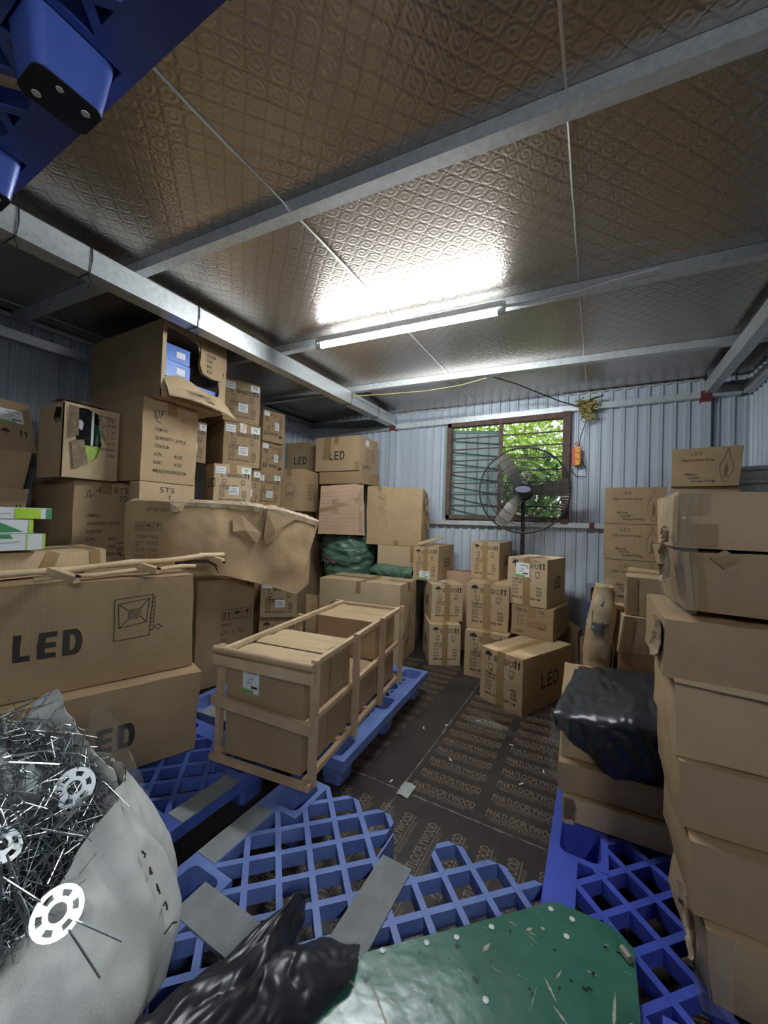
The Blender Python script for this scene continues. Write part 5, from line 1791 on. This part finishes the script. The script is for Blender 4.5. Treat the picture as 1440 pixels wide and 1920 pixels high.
b = MB(); b.tube([(pc.x, pc.y, .06), (pc.x, pc.y, .80)], .024, 16); b.build('outer_pole', DARKM, fan, 40)
b = MB(); b.tube([(pc.x, pc.y, .80), (pc.x, pc.y, 1.40)], .017, 14); b.build('inner_pole', DARKM, fan, 40)
b = MB(); b.lathe([(.034, .76), (.034, .83), (.026, .84)], c=(pc.x, pc.y, 0), n=16); b.build('collar', DARKM, fan, 40)
b = MB(); b.tube([(pc.x + .03, pc.y, .80), (pc.x + .065, pc.y, .80)], .014, 8); b.build('clamp_knob', DARKM, fan, 40)
b = MB(); b.lathe([(.125, 0), (.125, .03), (.06, .05), (.04, .07)], c=(pc.x, pc.y, 0), n=28); b.build('base', DARKM, fan, 40)

# ------------------------------------------------------------------ socket strip, cords, tube light
t = thing('socket_strip', 'orange socket strip with three yellow outlets hanging by the window', 'socket strip', (-.168, 3.83, 1.735))
b = MB()
pr = [(math.cos(a) * .035 + 0, math.sin(a) * .035 + (.145 if math.sin(a) > 0 else .04)) for a in [6.2832 * i / 20 for i in range(20)]]
Mx = Matrix.Rotation(math.radians(90), 4, 'X')
b.prism(pr, -.018, .018, Mx); b.build('case', ORANGE, t)
for i in range(3):
    z = .035 + i * .058
    b = MB(); b.box(-.012, .026, -.0215, -.018, z - .022, z + .022)
    o = b.build('outlet', YELLOWP, t)
    b = MB()
    for dx in (-.004, .014):
        b.box(dx - .0035, dx + .0035, -.0222, -.0214, z - .012 + .012 * (dx > 0), z + .002 + .010 * (dx > 0))
    b.build('slot', ORANGE, o)
b = MB(); b.ring((0, 0, .205), (0, 1, 0), .012, .004, 16, 6); b.build('hanging_loop', ORANGE, t)
b = MB(); b.tube([(.02, 0, .18), (.03, .0, .27), (.07, -.0, .40), (.075, -.03, .50)], .004, 6); b.build('cord', CORDB, t, 60)
b = MB(); b.tube([(.01, 0, .005), (-.04, .02, -.03), (.0, .03, -.085), (.08, .03, -.09), (.075, .02, -.02), (.04, .02, .06)], .0035, 6); b.build('cord', CORDB, t, 60)
b = MB(); b.tube([(.03, .01, .0), (.065, .02, .01), (.06, .02, .09)], .003, 6); b.build('earth_wire', CORDY, t, 60)
t = thing('knotted_cord', 'olive cord knotted in a bundle on the girt by the window', 'cord', (-.09, 3.80, 2.25))
rnd = random.Random(2)
for k in range(7):
    b = MB(); pts = []
    for i in range(14):
        a = i * .9 + k
        u = i / 13
        pts.append((rnd.uniform(-1, 1) * .10 * (1 - u * .45), rnd.uniform(-.035, -.02) if i % 2 else rnd.uniform(-.04, .02) - .02, .06 - .16 * u + rnd.uniform(-.035, .035)))
    b.tube(pts, .0055, 5)
    b.build('strand', CORD if k % 3 else CORDY, t, 60)
b = MB(); b.tube([(-.10, -.02, .02), (-.02, -.05, .03), (.09, -.045, .07), (.12, -.03, .085)], .005, 6); b.build('strand', CORDB, t, 60)
t = thing('ceiling_cord', 'dark cord slung from the roof purlin to the knotted bundle', 'cord', (-.66, 3.05, 2.33))
o = Vector((-.66, 3.05, 2.33))
b = MB(); b.tube([Vector(p) - o for p in ((-.73, 3.02, 2.348), (-.60, 3.22, 2.345), (-.42, 3.56, 2.33), (-.30, 3.74, 2.31), (-.18, 3.80, 2.275), (-.12, 3.80, 2.268))], .005, 6); b.build('cord', CORDB, t, 60)
t = thing('yellow_wire', 'thin yellow wire sagging along the third purlin', 'wire', (-1.4, 2.92, 2.33))
o = Vector((-1.4, 2.92, 2.33))
b = MB(); b.tube([Vector(p) - o for p in ((-2.03, 2.94, 2.335), (-1.7, 2.98, 2.325), (-1.3, 3.02, 2.315), (-1.0, 3.03, 2.325), (-.78, 3.00, 2.342))], .0035, 6); b.build('wire', CORDY, t, 60)
for k, (y, lab) in enumerate(((.58, 'wire tie round the beam at its near end'), (.83, 'wire tie round the beam left of the purlin joint'), (1.36, 'wire tie round the beam above the burst carton'), (2.92, 'wire tie round the beam at the third purlin'), (3.42, 'wire tie round the beam near the back wall'))):
    t = thing('wire_tie', 'black ' + lab, 'wire tie', (BX, y, BZ), group='wire ties on the beam')
    e = .003
    b = MB(); b.tube([(-.053, 0, .058), (.043, .004, .058), (.045, .006, 0), (.043, .0, -.058), (-.053, -.004, -.058), (-.054, 0, 0), (-.053, 0, .06)], .003, 5); b.build('loop', CORDB, t, 60)
    b = MB(); b.tube([(.02, .0, -.058), (.03, .01, -.085), (.01, .012, -.11)], .002, 5); b.build('tail', CORDB, t, 60)

def tube_light(label, a, bb, tm=TUBE):
    a, bb = Vector(a), Vector(bb)
    o = (a + bb) / 2
    t = thing('tube_light', label, 'lamp', o)
    d = (bb - a).normalized()
    b = MB(); b.bar(a - o + Vector((0, .0, .036)), bb - o + Vector((0, 0, .036)), .034, .034); b.build('batten', GALV, t)
    b = MB(); b.tube([a - o + d * .02, bb - o - d * .02], .0145, 16); b.build('tube', tm, t, 60)
    for p, s in ((a, 1), (bb, -1)):
        b = MB(); b.tube([p - o - d * s * .012, p - o + d * s * .028], .0165, 12); b.build('end_cap', WHITEP, t, 40)
        b = MB(); b.bar(p - o - d * s * .006 + Vector((0, 0, -.012)), p - o - d * s * .006 + Vector((0, 0, .05)), .03, .012, d); b.build('holder', GALV, t)
    return t
tl = tube_light('bright fluorescent tube hung under the second purlin', (-1.615, 1.955, 2.3155), (-.452, 2.035, 2.3155))
b = MB(); o = tl.location; b.tube([Vector(p) - o for p in ((-.45, 2.02, 2.335), (-.30, 2.03, 2.325), (-.10, 2.03, 2.33), (.10, 2.04, 2.352), (.22, 2.05, 2.362))], .007, 6); b.build('cable', WHITEP, tl, 60)
t2 = tube_light('second fluorescent tube on the right wall past the carton tower', (.945, -1.35, 2.02), (.945, -.17, 2.02), TUBE2)
for y in (-.35, .35):
    b = MB(); b.box(-.01, .062, y - .015, y + .015, .02, .05); b.build('wall_bracket', GALV, t2)

# ------------------------------------------------------------------ sacks, bags, wire brackets
t = thing('woven_sack', 'tall green woven sack of goods under the striped carton', 'sack', (-2.38, 3.555, 0))
net = []
for z, rx, ry in ((0, .22, .20), (.30, .24, .22), (.66, .26, .24), (.80, .29, .27), (.93, .29, .26), (1.01, .24, .22), (1.03, .10, .09)):
    net.append([(rx * math.cos(6.2832 * i / 10) + .02 * math.sin(i * 2 + z * 5), ry * math.sin(6.2832 * i / 10), z) for i in range(10)])
vs, fs = patch(net, 90, 70, .024, 7, 21, closed=True, stretch=(1, 1, 2.2), fine=.3)
fs.append(tuple(range(54 * 72, 55 * 72)))
obj_from('sack_cloth', vs, fs, SACKG, t, 80)
b = MB(); rnd = random.Random(3)
for k in range(60):
    a = rnd.uniform(3.4, 4.6); zz = rnd.uniform(.72, .95)
    p = Vector((math.cos(a) * .295, math.sin(a) * .27, zz))
    b.tube([p, p + Vector((rnd.uniform(-.05, .05), rnd.uniform(-.03, .0), rnd.uniform(-.05, .03)))], .004, 4)
o = b.build('frayed_fibres', mat('frayed_fibre', (.20, .17, .14), .7), t); o['kind'] = 'stuff'
b = MB()
for k in range(9):
    u = k / 8
    a = 3.95 + u * .75
    p = Vector((math.cos(a) * .30, math.sin(a) * .285, .86 - u * .12))
    b.box(p.x - .014, p.x + .014, p.y - .004, p.y + .004, p.z - .012, p.z + .012)
b.build('pink_seam', mat('pink_thread', (.55, .12, .20), .6), t)
t = thing('woven_sack', 'flat green woven sack lying behind the big square carton', 'sack', (-1.72, 3.36, .662))
net = [[(-.22, -.06, .0), (-.1, -.07, .0), (.1, -.07, .0), (.22, -.06, .0)], [(-.23, -.07, .05), (-.1, -.08, .055), (.1, -.08, .05), (.22, -.07, .045)], [(-.21, .0, .085), (-.1, .0, .092), (.1, .0, .08), (.21, .0, .075)], [(-.22, .08, .04), (-.1, .08, .05), (.1, .08, .04), (.22, .08, .04)], [(-.22, .07, .0), (-.1, .08, .0), (.1, .08, .0), (.22, .07, .0)]]
vs, fs = patch(net, 40, 24, .010, 12, 31)
obj_from('sack_cloth', vs, fs, SACKG, t, 80)

# white woven sack full of wire brackets, nearest on the left
SK = Vector((-1.02, .33, 0))
sack = thing('woven_sack', 'bulging white woven sack brimming with shiny wire brackets', 'sack', SK)
net = []
def skring(z, rx, ry, cx=0, cy=0, open_=0.0):
    row = []
    for i in range(68):
        a = 6.2832 * i / 68
        pl = 1.02 + .085 * (abs(math.sin(5 * a + z * 3)) - .6) * min(1, max(0, (z - .16) * 6)) + .045 * (abs(math.sin(8.5 * a - z * 6)) - .6)
        zz = z
        if open_:
            # the mouth gapes towards the viewer
            k = max(0, math.cos(a - (-1.0)))
            zz = z - open_ * k ** 1.3
        row.append((cx + rx * pl * math.cos(a), cy + ry * pl * math.sin(a), zz))
    return row
net = [skring(.158, .22, .23), skring(.20, .275, .275), skring(.30, .30, .30), skring(.40, .275, .275), skring(.48, .235, .235, 0, 0, .06), skring(.54, .205, .205, -.01, .0, .15), skring(.585, .185, .185, -.01, .0, .22)]
vs, fs = patch(net, 204, 70, .010, 11, 41, closed=True, stretch=(1, 1, .3), fine=.5)
obj_from('sack_cloth', vs, fs, SACKW, sack, 80)
ns = len(vs)
b = MB(); b.add([Vector(v) * 1.0 + (Vector((-.02, 0, .6)) - Vector(v)).normalized() * .004 for v in vs], [f[::-1] for f in fs]); b.build('sack_lining', SACKW, sack, 80)
b = MB(); b.add([v for v in vs[:204]], [tuple(range(203, -1, -1))]); b.build('sack_base', SACKW, sack)
# peaked rag of sack and a clear bag edge at the back of the mouth
def rg(sv, dp, z):
    return (.01 + sv * .49 - dp * .87, .07 + sv * .87 + dp * .49, z)
vs2, fs2 = patch([[rg(-.13, .0, .56), rg(-.04, .05, .56), rg(.05, .04, .53), rg(.15, -.03, .47)], [rg(-.11, .01, .66), rg(-.04, .045, .67), rg(.04, .04, .64), rg(.13, -.02, .56)], [rg(-.07, .02, .745), rg(-.03, .04, .77), rg(.02, .03, .73), rg(.10, .0, .62)], [rg(-.03, .02, .775), rg(-.01, .03, .805), rg(.01, .03, .775), rg(.07, .0, .65)]], 24, 20, .010, 12, 43)
obj_from('sack_rag', vs2, fs2, SACKW, sack, 80)
vs2, fs2 = patch([[rg(.06, .06, .47), rg(.13, .05, .46), rg(.19, .01, .40)], [rg(.06, .06, .60), rg(.13, .06, .59), rg(.18, .02, .53)], [rg(.05, .06, .70), rg(.10, .06, .70), rg(.15, .03, .62)], [rg(.06, .05, .745), rg(.09, .05, .745), rg(.125, .03, .69)]], 20, 22, .012, 15, 47)
obj_from('clear_bag', vs2, fs2, FILM, sack, 80)
# pen strokes on the sack's flank
def on_sack(a, z, lift=.010):
    """nearest cloth vertex to an angle and height"""
    best, bd = None, 9
    for v in vs_cloth:
        d = abs(math.atan2(v.y, v.x) - a) * .3 + abs(v.z - z)
        if d < bd:
            bd, best = d, v
    n = Vector((best.x, best.y, .15)).normalized()
    return best + n * lift
vs_cloth = [Vector(v) for v in vs]
b = MB()
for k, pts in enumerate((((.62, .49), (.66, .48), (.61, .475)), ((.60, .455), (.66, .45), (.64, .44), (.60, .445)), ((.59, .42), (.66, .415), (.62, .40)), ((.58, .385), (.64, .375), (.65, .365), (.60, .37)), ((.56, .34), (.64, .335), (.67, .32)))):
    b.tube([on_sack(a_, z_) for a_, z_ in pts], .0019, 4)
b.build('pen_marks', INK, sack)

HO = SK + Vector((-.015, -.085, .530))
def heap_pt(u, v, k=1.0):
    """point on the heap: u around, v 0..1 from the crown outwards"""
    R = Vector((.215, .215, .245))
    a = 6.2832 * u
    t_ = v * 2.1
    tilt = Matrix.Rotation(math.radians(46), 3, Vector((.80, .45, 0)))
    p = tilt @ Vector((math.sin(t_) * math.cos(a), math.sin(t_) * math.sin(a), math.cos(t_)))
    return HO + Vector((p.x * R.x, p.y * R.y * 1.05, p.z * R.z)) * k, p
heap = thing('wire_heap', 'tangled heap of thin metal wire pieces filling the white sack', 'wire heap', HO)
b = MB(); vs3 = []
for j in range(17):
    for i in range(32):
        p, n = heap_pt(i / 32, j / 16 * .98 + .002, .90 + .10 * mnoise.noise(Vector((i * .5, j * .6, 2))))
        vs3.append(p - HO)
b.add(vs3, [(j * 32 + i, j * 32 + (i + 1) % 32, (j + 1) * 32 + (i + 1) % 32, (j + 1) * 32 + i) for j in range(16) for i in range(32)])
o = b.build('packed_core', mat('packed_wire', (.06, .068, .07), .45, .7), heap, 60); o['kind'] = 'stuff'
rnd = random.Random(77)
for mm, cnt in ((METAL, 2300), (METALD, 2000)):
    b = MB()
    for k in range(cnt):
        p, n = heap_pt(rnd.random(), math.sqrt(rnd.random()) * .98, rnd.uniform(.88, 1.05))
        tv = Vector((rnd.gauss(0, 1), rnd.gauss(0, 1), rnd.gauss(0, 1)))
        tv = (tv - n * tv.dot(n) * .65).normalized()
        l = rnd.uniform(.02, .065)
        q = p - HO
        bend = Vector((rnd.gauss(0, 1), rnd.gauss(0, 1), rnd.gauss(0, 1))).normalized() * l * rnd.uniform(.1, .6)
        b.tube([q, q + tv * l, q + tv * l * 1.05 + bend], .0009, 3, False)
    o = b.build('loose_wires', mm, heap); o['kind'] = 'stuff'
# one bracket: pierced disc with three wire legs; then copies
def bracket_mesh():
    b = MB()
    n = 24
    radii = (.012, .019, .027, .034)
    vs = []
    for zz in (0, .0012):
        for r in radii:
            for i in range(n):
                vs.append((r * math.cos(6.2832 * i / n), r * math.sin(6.2832 * i / n), zz))
    def q(l, r, i):
        return l * n * 4 + r * n + i % n
    fs = []
    for r in range(3):
        for i in range(n):
            if r == 1 and i % 4 in (0, 1):
                continue
            fs.append((q(1, r, i), q(1, r + 1, i), q(1, r + 1, i + 1), q(1, r, i + 1)))
            fs.append((q(0, r, i), q(0, r, i + 1), q(0, r + 1, i + 1), q(0, r + 1, i)))
    for i in range(n):
        fs.append((q(0, 3, i), q(0, 3, i + 1), q(1, 3, i + 1), q(1, 3, i)))
    b.add(vs, fs)
    return b
proto = thing('wire_bracket', 'x', 'bracket', SK, 0, 'wire brackets in the white sack')
bracket_mesh().build('pierced_disc', DISC, proto)
for a, l in ((.2, .075), (.55, .07), (3.6, .06)):
    b = MB(); c, s = math.cos(a), math.sin(a)
    b.tube([(.031 * c, .031 * s, .001), (.042 * c, .042 * s, .002), ((.042 + l) * c, (.042 + l) * s, -.004)], .0015, 4)
    b.build('wire_leg', METAL, proto)
spots = [(.02, .30), (.10, .45), (.22, .35), (.31, .5), (.42, .32), (.50, .46), (.58, .36), (.66, .52), (.75, .38), (.84, .46), (.93, .40), (.05, .62), (.14, .66), (.26, .60), (.37, .68), (.47, .63), (.55, .70), (.63, .64), (.72, .70), (.80, .62), (.88, .68), (.97, .62), (.12, .12), (.45, .15), (.70, .14), (.92, .2), (.01, .8), (.2, .82), (.4, .85), (.6, .82), (.8, .85), (.95, .8), (.3, .2), (.55, .22), (.18, .24), (.86, .26), (.64, .25), (.39, .42), (.08, .34), (.70, .58)]
kids = list(proto.children)
cp = Vector((0, 0, 1.2))
allb = []
for k, (u, v) in enumerate(spots):
    p, n = heap_pt(u, v, 1.03)
    if k == 0:
        r = proto
    else:
        r = proto.copy(); COL.objects.link(r)
        for c in kids:
            d = c.copy(); COL.objects.link(d); d.parent = r
    nn = (n + Vector((rnd.gauss(0, .55), rnd.gauss(0, .55), rnd.gauss(0, .55)))).normalized()
    r.location = p
    r.rotation_euler = (nn.to_track_quat('Z', 'Y') @ Matrix.Rotation(rnd.uniform(0, 6.28), 3, 'Z').to_quaternion()).to_euler()
    r['label'] = 'pierced metal disc with wire legs tangled in the white sack heap'
    allb.append(r)
# the three that stand out, hanging over the cloth
for k, (lab, pos, nrm, rot) in enumerate((('shiny pierced disc hanging lowest over the white sack, legs dangling', (-.735, .305, .560), (.62, -.25, .55), 5.0), ('shiny pierced disc at the left edge of the wire heap', (-.895, .295, .640), (.6, -.3, .6), 5.6), ('pierced disc caught at the top right of the wire heap', (-.885, .385, .655), (.7, -.5, .35), 4.2))):
    r = proto.copy(); COL.objects.link(r)
    for c in kids:
        d = c.copy(); COL.objects.link(d); d.parent = r
    r.location = pos
    r.rotation_euler = (Vector(nrm).to_track_quat('Z', 'Y') @ Matrix.Rotation(rot, 3, 'Z').to_quaternion()).to_euler()
    r['label'] = lab

# ------------------------------------------------------------------ green plate and black bag in the foreground
GZ = .158
t = thing('steel_plate', 'scuffed green painted steel plate with white rivets lying across the pallets', 'steel plate', (-.15, .85, GZ))
o = Vector((-.15, .85, 0))
out = [(-.492, .792), (-.40, .885), (-.28, 1.0), (-.085, 1.192), (-.02, 1.20), (.060, 1.20), (.103, 1.165), (.103, .70), (.10, .30), (-.40, .18), (-.60, .38), (-.555, .60)]
b = MB(); b.prism([(x - o.x, y - o.y) for x, y in out], 0, .004)
b.build('plate', GREENPL, t)
for x, y in ((-.475, .800), (-.43, .845), (-.345, .915), (-.285, .965), (-.215, 1.035), (-.087, 1.165), (-.035, 1.165), (-.045, 1.11), (.088, .985), (.088, .90), (-.045, .885), (-.19, .875), (-.50, .55), (.075, .74)):
    p = (x - o.x, y - o.y, .004)
    b = MB(); b.lathe([(.0035, .0), (.0065, .0), (.007, .002), (.0045, .003), (.0035, .0012)], c=p, n=12); b.build('rivet', WHITEP, t, 40)
b = MB(); rs = random.Random(21)
def chip(x, y, l, w_, a):
    c_, s_ = math.cos(a), math.sin(a); n_ = 8; up, dn = [], []
    for i in range(n_ + 1):
        u = (i / n_ - .5) * l; hw = w_ * (1 - abs(i / n_ - .5) * 1.9) * rs.uniform(.35, 1)
        for lst, g in ((up, hw), (dn, -hw)):
            lst.append((x - o.x + u * c_ - g * s_, y - o.y + u * s_ + g * c_, .0046))
    b.add(up + dn, [(n_ + 1 + i, n_ + 2 + i, i + 1, i) for i in range(n_)])
for q in ((-.37, .74, .16, .004, -.62), (-.455, .60, .13, .008, 1.15), (.055, 1.0, .08, .006, 1.5), (.06, .93, .07, .009, 1.3), (-.07, .97, .05, .004, -.9), (-.045, .93, .04, .004, -.6), (-.02, .91, .03, .003, -.4), (-.055, 1.01, .03, .003, 1.2), (-.13, 1.08, .022, .006, .8), (-.10, 1.10, .012, .006, .2), (-.12, 1.06, .05, .0012, -.5), (.065, .82, .05, .006, 1.5), (-.02, .80, .02, .008, .2), (-.215, .98, .035, .006, 1.2), (-.10, .93, .06, .0012, 1.45)):
    chip(*q)
b.build('bare_scratches', mat('bare_primer', (.42, .38, .27), .6), t)
b = MB(); b.tube([(.075 - o.x + 0, 1.145 - o.y, .010), (.092 - o.x, 1.125 - o.y, .010)], .010, 8); b.build('hinge_stub', mat('khaki_metal', (.22, .22, .15), .5), t, 40)
t = thing('steel_plate', 'second green plate, just its rounded riveted corner showing beside the white sack', 'steel plate', (-.70, .50, .159))
o = Vector((-.70, .50, 0))
b = MB(); b.prism([(x - o.x, y - o.y) for x, y in ((-.775, .43), (-.765, .52), (-.735, .585), (-.68, .63), (-.625, .655), (-.615, .62), (-.605, .45), (-.62, .30), (-.77, .30))], 0, .004); b.build('plate', GREENPL, t)
b = MB(); b.lathe([(.0035, .0), (.0065, .0), (.007, .002), (.0045, .003), (.0035, .0012)], c=(-.742 - o.x, .545 - o.y, .004), n=12); b.build('rivet', WHITEP, t, 40)

t = thing('black_bag', 'crumpled black plastic bag, its twisted neck pointing at the crate', 'plastic bag', (-.6, .62, .165))
o = Vector((-.6, .62, .165))
def B(x, y, z):
    return Vector((x, y, z)) - o
net = [[B(-.660, .842, .19), B(-.652, .835, .215), B(-.645, .835, .20), B(-.636, .83, .18)],
       [B(-.690, .775, .18), B(-.665, .77, .245), B(-.640, .775, .24), B(-.618, .79, .18)],
       [B(-.700, .715, .17), B(-.668, .70, .25), B(-.630, .705, .255), B(-.596, .73, .17)],
       [B(-.715, .655, .168), B(-.67, .63, .26), B(-.605, .64, .25), B(-.555, .68, .172)],
       [B(-.735, .59, .168), B(-.68, .55, .275), B(-.585, .56, .275), B(-.520, .60, .172)],
       [B(-.755, .52, .172), B(-.70, .47, .29), B(-.58, .47, .29), B(-.490, .51, .176)],
       [B(-.80, .44, .176), B(-.71, .39, .29), B(-.57, .38, .30), B(-.46, .40, .18)],
       [B(-.80, .33, .17), B(-.70, .30, .26), B(-.56, .28, .28), B(-.44, .28, .17)]]
vs, fs = patch(net, 80, 120, .016, 15, 51, stretch=(1.2, .4, .8), fine=.35)
obj_from('film', vs, fs, BLACKPL2, t, 80)
net = [[B(-.600, .755, .175), B(-.565, .775, .190), B(-.515, .800, .185), B(-.478, .822, .180)],
       [B(-.600, .70, .22), B(-.555, .71, .235), B(-.50, .735, .215), B(-.455, .765, .185)],
       [B(-.605, .63, .245), B(-.55, .645, .235), B(-.50, .665, .205), B(-.468, .68, .172)],
       [B(-.60, .56, .25), B(-.55, .575, .22), B(-.52, .60, .19), B(-.50, .615, .170)]]
vs, fs = patch(net, 44, 40, .009, 13, 57, fine=.3)
obj_from('bag_mouth', vs, fs, BLACKPL2, t, 80)

# clear packet and scraps on the floor
t = thing('plastic_packet', 'small clear plastic packet lying on the plywood seam', 'packet', (-.715, 1.585, .002))
vs, fs = patch([[(-.028, -.045, 0), (0, -.045, .004), (.028, -.045, 0)], [(-.028, 0, .004), (0, 0, .014), (.028, 0, .004)], [(-.028, .045, 0), (0, .045, .004), (.028, .045, 0)]], 10, 12, .003, 40, 3)
obj_from('film', vs, fs, mat('packet_film', (.62, .66, .62), .15, spec=.6, alpha=.7), t, 70)
rnd = random.Random(12)
for k, (x, y) in enumerate(((-.80, 1.60), (-.10, 1.605), (-.45, 1.30), (-.60, 2.35), (-.38, 2.2), (-.75, 2.2), (-.28, 1.9), (-.62, 1.9), (-.85, 2.1), (-.20, 2.05))):
    b = MB(); a = rnd.uniform(0, 3)
    b.bar((-.010 * math.cos(a), -.010 * math.sin(a), .003), (.012 * math.cos(a), .012 * math.sin(a), .004), .006, .003)
    o = b.build('paper_scrap', LABEL)
    o.location = (x, y, 0)
    tag(o, 'tiny white paper scrap littering the dark plywood floor', 'scrap', 'paper scraps on the floor')

# ------------------------------------------------------------------ cartons that carry the rear pile, hidden behind it
def base(x, y, z, th, w, d, h):
    carton('plain carton at the bottom of the rear pile, hidden behind other cartons', x, y, z, th, w, d, h, m=CARD2, tape=None, noise=.001, bulge=.0, group='hidden bottom cartons')
base(-2.57, 1.20, 0, 90, .33, .56, .883)
base(-2.84, .735, 0, 90, .43, .36, 1.053)
base(-2.315, 1.545, .0, 90, .10, .20, .0 + .998) if False else None
base(-2.33, 2.02, 0, 68, .28, .44, 1.262) if False else None
base(-2.72, 2.0, 0, 80, .55, .42, 1.268)
base(-2.76, 2.62, 0, 84, .36, .40, 1.288)
base(-2.82, 2.98, 0, 8, .30, .30, 1.257)
base(-3.02, 3.46, 0, 4, .38, .36, 1.697)
base(-1.72, 3.50, .0, 12, .34, .30, .733)
